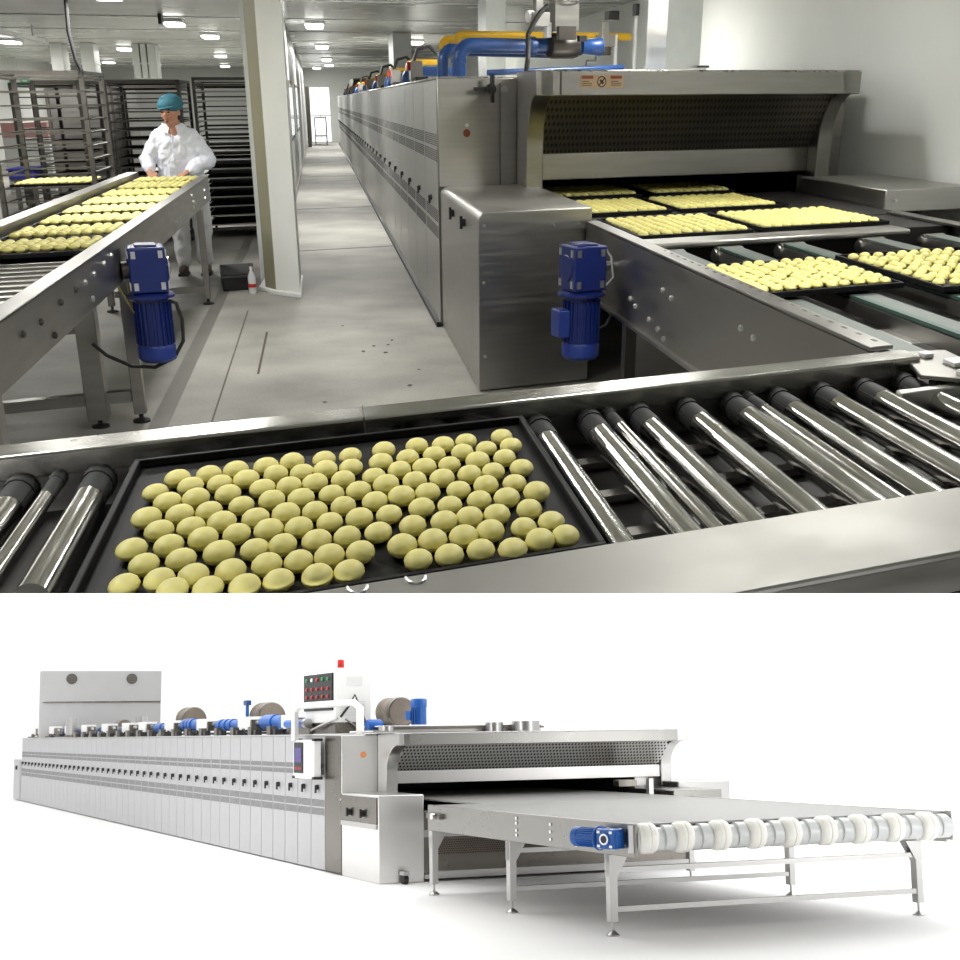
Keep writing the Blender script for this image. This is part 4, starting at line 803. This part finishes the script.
KL = dict(hood='studio_shaded', face='studio_bright', v0=5.63, v1=9.3, uf=13.2, ue=31.75, zt=1.515, steel='studio_steel', panel='studio_panel', dark='dark', top='studio_steel', slot='slot_light', zmouth=.98, zbed=.84, va=6.2, vb=9.12, deep=4,
  p0=13.63, pw=.3915, n=46, louvres=((.62,.70),(.715,.795),(1.075,1.13),(1.145,1.20)), zknob=.93, hf=12.68, h0=6.08, h1=9.30, hz0=1.40, hz1=1.53, c0=6.03, cw=.13, c1=9.42, ua=12.98, zk=1.12, zfoot=.88,
  ub=13.02, zb1=1.115, holes=80, screen='studio_steel', band='studio_steel', dot=(5.87,1.30), dr=.035, dotm='amber')
oven2, hood2, fp2, ob2, n2 = build_oven(S, 'clean stainless tunnel oven standing alone on the white studio floor', KL)
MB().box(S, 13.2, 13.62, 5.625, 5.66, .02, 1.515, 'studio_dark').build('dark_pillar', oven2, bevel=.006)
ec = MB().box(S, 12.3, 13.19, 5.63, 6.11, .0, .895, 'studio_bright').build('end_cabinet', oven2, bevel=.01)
q = MB().box(S, 12.32, 13.17, 5.615, 5.63, .60, .87, 'studio_dark').box(S, 12.32, 13.17, 5.61, 5.63, .55, .60, 'studio_steel').build('control_strip', ec, ob2)
b = MB(); so = -S.side if S.side.dot(S.e[1]) > 0 else S.side
for u in (12.62, 12.95):
    c = S.p(u, 5.615, .70); b.lathe(c, so, [(.035,0),(.035,.03)], 'black', 14); b.obox(c+so*.035, fr*.014, US*.045, so*.008, 'black')
b.build('knob', ec, ob2)
b = MB().lathe(S.p(13.18,5.63,.82), so, [(.012,0),(.012,.02)], 'silver', 8); b.build_each('bolt', ec, ob2)
for u, v in ((12.22,5.86),(29.5,5.70),(22,5.70),(17.6,5.70),(31.5,9.1),(12.6,9.1)):
    b = MB().lathe(S.p(u, v, .05)-rt*.025, rt, [(.05,0),(.05,.05)], 'black', 16).box(S, u-.05, u+.05, v-.03, v+.03, .09, .13, 'studio_steel'); b.build('castor', oven2)
q = MB().box(S, 31.76, 32.5, 5.60, 9.2, .02, 1.0, 'studio_panel').build('rear_cabinet', oven2, bevel=.01)
MB().lathe(S.p(32.1,5.60,.80), so, [(.05,0),(.05,.03)], 'black', 12).build('knob', q, ob2)
# open plinth under the mouth with perforated panels
MB().box(S, 12.35, 13.2, 6.11, 9.2, .06, .72, 'studio_dark').build('plinth', oven2, bevel=.006)
for v0, v1 in ((6.2,7.02),(7.10,7.92),(8.0,8.8)):
    q = MB().box(S, 12.325, 12.345, v0, v1, .26, .44, 'drum').build('perforated_panel', oven2)
    b = MB()
    for r in range(7):
        for i in range(30): b.box(S, 12.322, 12.326, v0+.02+(v1-v0-.04)*(i+(.5 if r % 2 else .1))/30.2, v0+.02+(v1-v0-.04)*(i+(.5 if r % 2 else .1))/30.2+.014, .275+.0225*r, .288+.0225*r, 'black')
    b.build('perforation', q, ob2)
MB().box(S, 12.30, 12.345, 6.11, 9.2, .455, .53, 'studio_steel').box(S, 12.30, 12.35, 6.11, 9.2, .03, .075, 'studio_steel').build('plinth_rail', oven2)
MB().box(S, 12.1, 13.1, 8.80, 9.38, .74, .87, 'studio_shaded').build('guard_box', oven2, bevel=.008)
MB().box(S, 12.7, 14.2, 9.30, 9.95, .72, .93, 'studio_steel').build('end_box', oven2, bevel=.01)
MB().box(S, 12.15, 12.2, 8.55, 8.6, .80, 1.0, 'studio_steel').box(S, 12.6, 12.7, 8.5, 8.72, .90, .97, 'studio_dark').build_each('latch', oven2)
# raised plate and things on the roof
def on_roof(name, u, v, label, cat, group=None): return thing(name, S.p(u, v, 1.53), label, cat, group)
t = on_roof('roof_plate', 13.4, 7, 'pale raised plate lying on the clean oven roof behind the hood', 'plate')
MB().box(S, 13.1, 14.6, 6.02, 7.9, 1.535, 1.60, 'studio_steel').box(S, 13.05, 14.7, 5.98, 7.95, 1.60, 1.615, 'white_paint').build('plate', t, bevel=.006)
MB().box(S, 13.05, 13.07, 6.0, 7.9, 1.57, 1.59, 'drum').build('edge_seal', t)
t = on_roof('flue_collar', 13.0, 7.65, 'short round steel flue collar behind the hood on the clean oven', 'flue')
MB().lathe(S.p(12.95,7.62,1.535), US, [(.16,0),(.16,.11),(.14,.11)], 'studio_steel', 28).build('ring', t, V(t['_b'])); MB().lathe(S.p(12.95,7.25,1.535), US, [(.1,0),(.1,.10),(.09,.10)], 'studio_steel', 20).build('ring', t)
def fan_drum(u, v, z, r, ln, lb, stand=True):
    t = on_roof('fan_drum', u, v, lb, 'fan', 'fan drums on the clean oven'); tb = V(t['_b'])
    c = S.p(u, v, z); ax = fr
    MB().lathe(c, ax, [(r*.97,0),(r,.02),(r,ln*.3),(r*.99,ln*.31),(r*.99,ln*.7),(r,ln*.71),(r,ln),(r*.96,ln)], 'drum', 32).build('casing', t)
    MB().lathe(c, -ax, [(r*1.0,-.03),(r*1.0,.008),(r*.93,.012),(r*.93,.004),(r*.2,.004)], 'studio_dark', 32).build('rim', t); MB().lathe(c-ax*.004, -ax, [(r*.9,0),(r*.9,.006)], 'drum', 32).build('face_plate', t)
    MB().box(S, u+.1, u+ln-.1, v-.1, v+.1, 1.54, z-r*.8, 'black').build('mount', t)
    return t
fan_drum(13.3, 6.36, 1.765, .172, .32, 'nearest round fan drum, beside the blue upright motor on the clean oven')
fan_drum(17.5, 6.46, 1.79, .21, .35, 'middle round fan drum half hidden by blue pipe on the clean oven')
fan_drum(20.7, 6.36, 1.80, .21, .35, 'farthest round fan drum, left of the other two on the clean oven')
fan_drum(26.0, 6.6, 1.71, .165, .35, 'small dark fan drum top in front of the tall exhaust hood')
t = on_roof('fan_motor', 12.9, 6.36, 'upright blue motor on the clean oven roof beside the round drum', 'motor')
MB().lathe(S.p(12.9,6.36,1.62), US, [(.085,0),(.085,.20)], 'studio_blue', 24).build('housing', t); MB().lathe(S.p(12.9,6.36,1.81), US, [(.09,0),(.09,.08),(.08,.095)], 'studio_blue', 24).build('fan_cover', t)
b = MB()
for k in range(18):
    a = 2*math.pi*k/18; d = rt*math.cos(a)+fh*math.sin(a); b.obox(S.p(12.9,6.36,1.715)+d*.088, d*.008, US.cross(d)*.003, US*.085, 'studio_blue')
b.build('cooling_fins', t); MB().obox(S.p(12.9,6.27,1.72)-rt*.02, rt*.02, fr*.05, US*.05, 'studio_blue').build('terminal_box', t)
t = on_roof('blower', 13.4, 6.1, 'low blue blower at the foot of the nearest fan drum', 'blower')
MB().lathe(S.p(13.2,5.92,1.62)-rt*.0, rt, [(.06,0),(.07,.02),(.07,.16),(.05,.18)], 'studio_blue', 20).build('housing', t); MB().box(S, 13.06, 13.3, 5.9, 6.02, 1.535, 1.57, 'studio_steel').build('mount', t); MB().lathe(S.p(12.95,6.02,1.56), US, [(.09,0),(.09,.05)], 'studio_steel', 20).build('collar', t)
# control cabinet
t = on_roof('control_cabinet', 13.6, 5.9, 'white control cabinet with black button panel on the clean oven roof', 'cabinet'); tb = V(t['_b'])
MB().box(S, 13.5, 14.35, 5.69, 6.10, 1.66, 2.235, 'white_paint').build('cabinet_body', t, bevel=.008)
q = MB().box(S, 13.54, 14.34, 5.668, 5.69, 1.80, 2.225, 'black').build('button_panel', t, bevel=.004)
def panel_knobs():
    for r, z in enumerate((2.16, 2.05, 1.96, 1.87)):
        for i in range(5):
            c = S.p(14.24-.15*i, 5.668, z); m = (('button_g','white_paint','button_r','button_g','button_g')[i], 'button_r', 'button_r', 'white_paint')[r]
            yield c, m, r
for c, m, r in panel_knobs():
    b = MB()
    if r < 3: b.lathe(c, so, [(.022,0),(.022,.012),(.015,.018)], m, 12)
    else: b.obox(c+so*.006, fr*.035, US*.012, so*.006, m)
    b.build('button', q, tb)
MB().box(S, 13.5, 14.4, 5.69, 6.08, 1.535, 1.66, 'studio_dark').build('stand', t)
MB().box(S, 13.495, 13.5, 5.82, 6.0, 2.08, 2.18, 'lamp_body').build('rating_plate', t)
b = MB()
for k in range(6): b.box(S, 13.494, 13.5, 5.74, 6.04, 1.74+.03*k, 1.75+.03*k, 'lamp_body')
b.build_each('vent_slots', t)
b = MB().path([S.p(13.45,5.73,1.72),S.p(13.43,5.82,1.85),S.p(13.42,5.88,1.97),S.p(13.42,5.93,1.85),S.p(13.44,6.0,1.68),S.p(13.45,6.03,1.56)], .014, 'black', 8); b.path([S.p(13.46,5.7,1.7),S.p(13.6,5.64,1.66),S.p(14.0,5.62,1.58)], .014, 'studio_steel', 8); b.path([S.p(13.44,5.78,1.70),S.p(13.42,5.85,1.64),S.p(13.45,5.95,1.56)], .012, 'studio_dark', 8); b.build('cable', t)
t = thing('beacon', S.p(13.7, 5.84, 2.236), 'small red warning beacon on top of the white control cabinet', 'beacon')
MB().lathe(S.p(13.7,5.84,2.236), US, [(.03,0),(.03,.05)], 'white_paint', 16).build('base', t); MB().lathe(S.p(13.7,5.84,2.286), US, [(.038,0),(.038,.085),(.03,.095)], 'red_lamp', 20).build('lens', t); MB().lathe(S.p(13.7,5.84,2.31), US, [(.040,0),(.040,.008)], 'black', 20).build('ring', t)
# white arm and the hanging operator panel
t = thing('operator_panel', S.p(13.9, 5.55, 1.0), 'operator panel with violet screen hanging from a white arm beside the oven', 'panel'); tb = V(t['_b'])
def bar(b, a, c, wd, m):
    d = (c-a).normalized(); s1 = so; s2 = d.cross(s1).normalized(); b.obox((a+c)/2, d*((c-a).length/2), s1*wd, s2*wd, m)
b = MB(); A = [S.p(14.17,5.5,1.47), S.p(14.17,5.5,1.80), S.p(14.03,5.5,1.86), S.p(12.58,5.5,1.86), S.p(12.43,5.5,1.80), S.p(12.43,5.5,1.53)]
b.path([S.p(14.17,5.5,1.46)]+A[1:], .042, 'white_paint', 4); b.build('arm', t); MB().box(S, 12.35, 12.5, 5.42, 5.60, 1.545, 1.56, 'white_paint').box(S, 12.38, 12.48, 5.55, 6.0, 1.545, 1.56, 'studio_steel').box(S, 12.38, 13.0, 5.9, 6.0, 1.532, 1.545, 'studio_steel').build('arm_foot', t)
MB().box(S, 13.62, 14.22, 5.50, 5.58, 1.03, 1.47, 'white_paint').build('panel_body', t, bevel=.006)
q = MB().box(S, 13.92, 14.17, 5.488, 5.50, 1.09, 1.44, 'black').build('bezel', t); MB().box(S, 13.95, 14.14, 5.484, 5.489, 1.21, 1.38, 'hmi').build('screen', q, tb)
b = MB()
for i in range(4): b.box(S, 13.96+.045*i, 13.985+.045*i, 5.484, 5.489, 1.13, 1.16, 'button_r')
b.build('button', q, tb)
b = MB()
for u in (13.63, 14.2):
    for z in (1.025, 1.455): b.box(S, u-.03, u+.03, 5.49, 5.59, z, z+.03, 'black')
b.build('corner_bracket', t)
# burners and blue pipes along the roof
bl = {36:31.62,44:30.86,57:29.56,73:27.93,90:26.37,111:24.66,132:23.15,149:22.04,176:20.47,209:18.81,252:16.99,283:15.4}
order = sorted(bl.values()); blab = ['burner box nearest the white control cabinet','second burner box from the white control cabinet','third burner box from the control cabinet, left of the blue upright valve','fourth burner box from the control cabinet','fifth burner box from the control cabinet, beside the tall exhaust hood','sixth burner box from the control cabinet','seventh burner box from the control cabinet','sixth burner box from the far end of the clean oven','fifth burner box from the far end of the clean oven','third last burner box at the far end of the clean oven','second last burner box at the far end of the clean oven','last burner box at the far end of the clean oven']
first = None; u_ = order[0]
for i, u in enumerate(order):
    if first is None:
        t = first = on_roof('burner', u, 5.95, blab[0], 'burner', 'burner boxes along the clean oven')
        MB().box(S, u-.28, u+.16, 5.86, 6.06, 1.60, 1.78, 'white_paint').build('burner_box', t, bevel=.008)
        MB().box(S, u-.32, u-.28, 5.88, 6.04, 1.60, 1.74, 'studio_dark').box(S, u+.16, u+.24, 5.9, 6.02, 1.58, 1.74, 'black').build_each('side_cover', t)
        b = MB().tube(S.p(u-.1,5.86,1.53), S.p(u-.1,5.86,1.62), .03, 'studio_dark', 10).tube(S.p(u+.12,5.88,1.53), S.p(u+.12,5.88,1.62), .03, 'black', 10).box(S, u-.3, u+.3, 5.8, 5.9, 1.53, 1.56, 'black'); b.build_each('flange_foot', t)
        b = MB().tube(S.p(u-.3,5.96,1.70), S.p(u-.42,5.96,1.70), .028, 'silver', 10); b.build('igniter', t)
    else: copy_tree(first, fr*(u-u_), None, blab[i])
def pipe(u0, u1, v, z, r, lb, m='studio_blue', elbow_down=True):
    t = on_roof('air_pipe', u0, v, lb, 'pipe', 'blue pipes along the clean oven')
    MB().tube(S.p(u0,v,z), S.p(u1,v,z), r, m, 18).build('tube', t)
    b = MB()
    for u in (u0+.15, (u0+u1)/2, u1-.15): b.lathe(S.p(u-.06,v,z), fr, [(r*1.18,0),(r*1.18,.12)], m, 18)
    b.build_each('coupling', t)
    if elbow_down: b = MB(); elbow(b, S.p(u0+.1,v,z), S.p(u0-.25,v,z), S.p(u0-.25,v,1.545), r, m); b.build('elbow', t)
pipe(16.0, 16.53, 6.0, 1.70, .085, 'blue pipe right of the second burner box, beside the control cabinet')
pipe(17.6, 18.35, 6.0, 1.68, .075, 'thin waisted blue pipe under the upright blue valve')
pipe(19.4, 20.02, 6.0, 1.705, .084, 'blue pipe between the third and fourth burner boxes')
pipe(21.05, 21.58, 6.0, 1.675, .068, 'blue pipe bent down beside the tall exhaust hood')
pipe(22.3, 29.9, 6.17, 1.635, .08, 'long dark blue pipe behind the far burner boxes', 'pipe_blue', False)
t = on_roof('air_pipe', 14.6, 5.9, 'short blue pipe end seen inside the white arm', 'pipe', None); MB().tube(S.p(14.1,5.61,1.66), S.p(14.7,5.61,1.66), .05, 'studio_blue', 16).build('tube', t); MB().tube(S.p(14.06,5.61,1.66), S.p(14.14,5.61,1.66), .056, 'studio_steel', 16).build_each('coupling', t)
MB().box(S, 14.1, 14.7, 5.64, 5.68, 1.53, 1.62, 'studio_dark').build('mount', t)
t = on_roof('upright_valve', 17.6, 6.0, 'tall thin blue upright valve rising above the pipes on the clean oven', 'valve')
MB().tube(S.p(17.75,6.2,1.72), S.p(17.75,6.2,1.98), .025, 'studio_blue', 12).build('stem', t); MB().box(S, 17.69, 17.81, 6.165, 6.235, 1.96, 2.03, 'pipe_blue').build('head', t); MB().tube(S.p(17.75,6.2,1.53), S.p(17.75,6.2,1.74), .03, 'studio_blue', 12).build('stem_base', t)
t = on_roof('gas_train', 18, 6.2, 'thin dark pipework between the burner boxes on the clean oven', 'pipe')
MB().tube(S.p(15.0,6.145,1.56), S.p(21.8,6.145,1.56), .022, 'studio_dark', 8).build('tube', t)
b = MB()
for k in range(17): b.box(S, 15.3+.68*k, 15.38+.68*k, 5.69, 5.77, 1.53, 1.60, 'black').box(S, 15.5+.68*k, 15.62+.68*k, 5.70, 5.78, 1.53, 1.64, 'studio_dark')
b.build_each('valve_stub', t)
# tall exhaust hood at the far end
t = on_roof('exhaust_hood', 30, 7, 'tall plain steel exhaust hood with two round holes at the far end', 'hood'); tb = V(t['_b'])
MB().box(S, 30.0, 30.2, 5.72, 8.44, 2.36, 3.09, 'studio_panel').box(S, 30.03, 30.2, 5.72, 8.44, 1.53, 2.36, 'studio_panel').build('casing', t, bevel=.01)
b = MB().box(S, 29.99, 30.04, 5.78, 8.42, 2.335, 2.365, 'studio_dark'); b.build('seam_strip', t)
hn = n2
for v in (6.39, 7.75):
    q = MB().lathe(S.p(29.99, v, 2.90), hn, [(.125,0),(.125,.012)], 'slot', 28).build('vent_hole', t)
    b = MB()
    for k in range(3): b.obox(S.p(29.985, v, 2.84+.055*k)+hn*.016, S.e[1]*.10, US*.008, hn*.002, 'drum')
    b.build('slat', q, tb)
for v, g in ((6.0,0),(7.5,1)):
    t = on_roof('flue_stub', 27.2, v, ('short round flue stub before the exhaust hood, left one','short round flue stub before the exhaust hood, right one')[g], 'flue')
    u = 27.2; vv = (5.83, 7.24)[g]
    MB().lathe(S.p(u, vv, 1.53), US, [(.13,0),(.13,.42),(.115,.42)], 'studio_steel', 24).build('tube', t); MB().lathe(S.p(u, vv, 1.53), US, [(.15,0),(.15,.05)], 'studio_dark', 24).build('flange', t)
# ------------------------------------------------------------------ mesh belt conveyor in front of the clean oven
t = thing('belt_conveyor', S.p(9.9, 7.1, 0), 'wide mesh belt conveyor on steel legs feeding the clean oven', 'conveyor'); tb = V(t['_b'])
MB().box(S, 8.38, 11.4, 5.73, 8.46, .822, .838, 'mesh_belt').box(S, 11.4, 14.2, 6.24, 8.5, .822, .838, 'mesh_belt').build('belt', t)
b = MB()
for k in range(26): b.box(S, 8.5+.11*k, 8.512+.11*k, 5.76, 8.44, .838, .840, 'studio_steel')
b.build('belt_wire', t)
MB().box(S, 8.28, 11.4, 5.70, 5.725, .60, .845, 'studio_shaded').build('side_plate', t, bevel=.004)
MB().box(S, 8.36, 11.4, 8.46, 8.485, .60, .845, 'studio_steel').build('side_plate', t, bevel=.004)
MB().box(S, 8.45, 11.4, 5.73, 8.45, .62, .64, 'studio_dark').build('drip_tray', t)
MB().tube(S.p(8.34,5.74,.725), S.p(8.34,8.45,.725), .088, 'roller_pale', 28).build('drive_roller', t)
for k, v in enumerate((5.82,6.11,6.415,6.71,7.01,7.32,7.62,7.925,8.235)):
    b = MB().lathe(S.p(8.33,v-.07,.735), S.e[1], [(.090,0),(.104,.01),(.113,.03),(.115,.06),(.110,.066),(.110,.074),(.115,.08),(.113,.11),(.104,.13),(.090,.14)], 'nylon', 26); b.build('wheel', t)
b = MB()
for k in range(9): b.lathe(S.p(8.33,5.95+.3*k,.735), S.e[1], [(.094,0),(.094,.07)], 'roller_pale', 20)
b.build_each('spacer', t)
b = MB()
for u, z in ((11.3,.74),(9.85,.80),(9.85,.76),(9.85,.70),(9.85,.66),(9.35,.78),(9.35,.72),(9.35,.66),(8.95,.76),(8.92,.66),(9.0,.64)): b.lathe(S.p(u, 5.70, z), so, [(.014,0),(.014,.008)], 'silver', 8)
b.box(S, 11.1, 11.35, 5.66, 5.70, .72, .77, 'studio_dark'); b.lathe(S.p(11.2,5.66,.745), so, [(.03,0),(.03,.03)], 'silver', 12); b.build_each('bolt', t)
for u in (8.57, 9.95, 11.3):
    for v in (5.69, 8.37):
        f = .06
        q = MB().box(S, u, u+f, v, v+f, .10, .60, 'studio_steel').build('leg', t, bevel=.004)
        gu = S.e[1] if v < 7 else -S.e[1]; b = MB().prism([S.p(u-.004,v-.0,.60), S.p(u-.004,v,.44), S.p(u-.004,v+f,.44), S.p(u-.004,v+f+.09*(1 if v<7 else 0),.60)] if v < 7 else [S.p(u-.004,v-.09,.60), S.p(u-.004,v,.44), S.p(u-.004,v+f,.44), S.p(u-.004,v+f,.60)], fr*(f+.008), 'studio_steel'); b.build('gusset', q, tb)
        MB().lathe(S.p(u+f/2, v+f/2, 0), US, [(.05,0),(.05,.01),(.02,.035),(.011,.04),(.011,.11)], 'studio_steel', 16).build('foot', q, tb)
for u, z in ((8.575,.465),(8.575,.175),(9.955,.50),(9.955,.18),(11.305,.18)): MB().box(S, u+.005, u+.045, 5.75, 8.37, z, z+.04, 'studio_steel').build('cross_bar', t)
g = gear_motor(t, S.p(8.42, 5.60, .735), fr*1.0-S.e[1]*.25, S.e[1], .165, 'studio_blue', 'studio_blue')
MB().obox(S.p(8.30,5.69,.735), fr*.006, S.e[1]*.03, US*.10, 'studio_steel').build('end_plate', t)
MB().box(S, 8.30, 8.36, 8.46, 8.485, .62, .85, 'studio_steel').build('end_plate', t)

# ------------------------------------------------------------------ light
STUDIO_W = (1250, 1100, 90, 1300)  # unseen area lights added to whiten the sweep and light the oven
wd = bpy.data.worlds.new('world'); scene.world = wd; wd.use_nodes = True
bg = wd.node_tree.nodes['Background']; bg.inputs[0].default_value = (1,1,1,1); bg.inputs[1].default_value = 1.05
def lookat(n, loc, tgt, sx, sy, p, col=(1,1,1)):
    o = area(n, loc, tgt-loc, sx, sy, p, col); z = (loc-tgt).normalized(); y = z.cross(rh).normalized(); x = y.cross(z)
    o.matrix_world = Matrix.Translation(loc) @ Matrix((x, y, z)).transposed().to_4x4(); return o
lookat('studio_overhead', sp(0, 13.5, 5), sp(0, 13.5, 0), 26, 6, STUDIO_W[0])
lookat('studio_overhead', sp(-4, 26, 7), sp(-4, 26, 0), 26, 12, STUDIO_W[1])
lookat('studio_side_fill', sp(-6.5, 5, 1.4), sp(-2, 14, .5), 3, 2, STUDIO_W[2])  # unseen side fill added for the oven front
lookat('studio_side_fill', sp(7.5, 5, 1.4), sp(2, 13, .5), 3, 2, STUDIO_W[2])
lookat('studio_back', sp(0, 36, 8), sp(0, 49, 4), 50, 4, STUDIO_W[3])
pl_ = lookat('parapet_fill', EYE+F_*.78-U_*.36, cam_pt(480, 625, D), 2.4, .08, 9); pl_.data.spread = math.radians(100)  # unseen fill light added just to whiten the parapet
for o in bpy.data.objects:
    if '_b' in o: del o['_b']
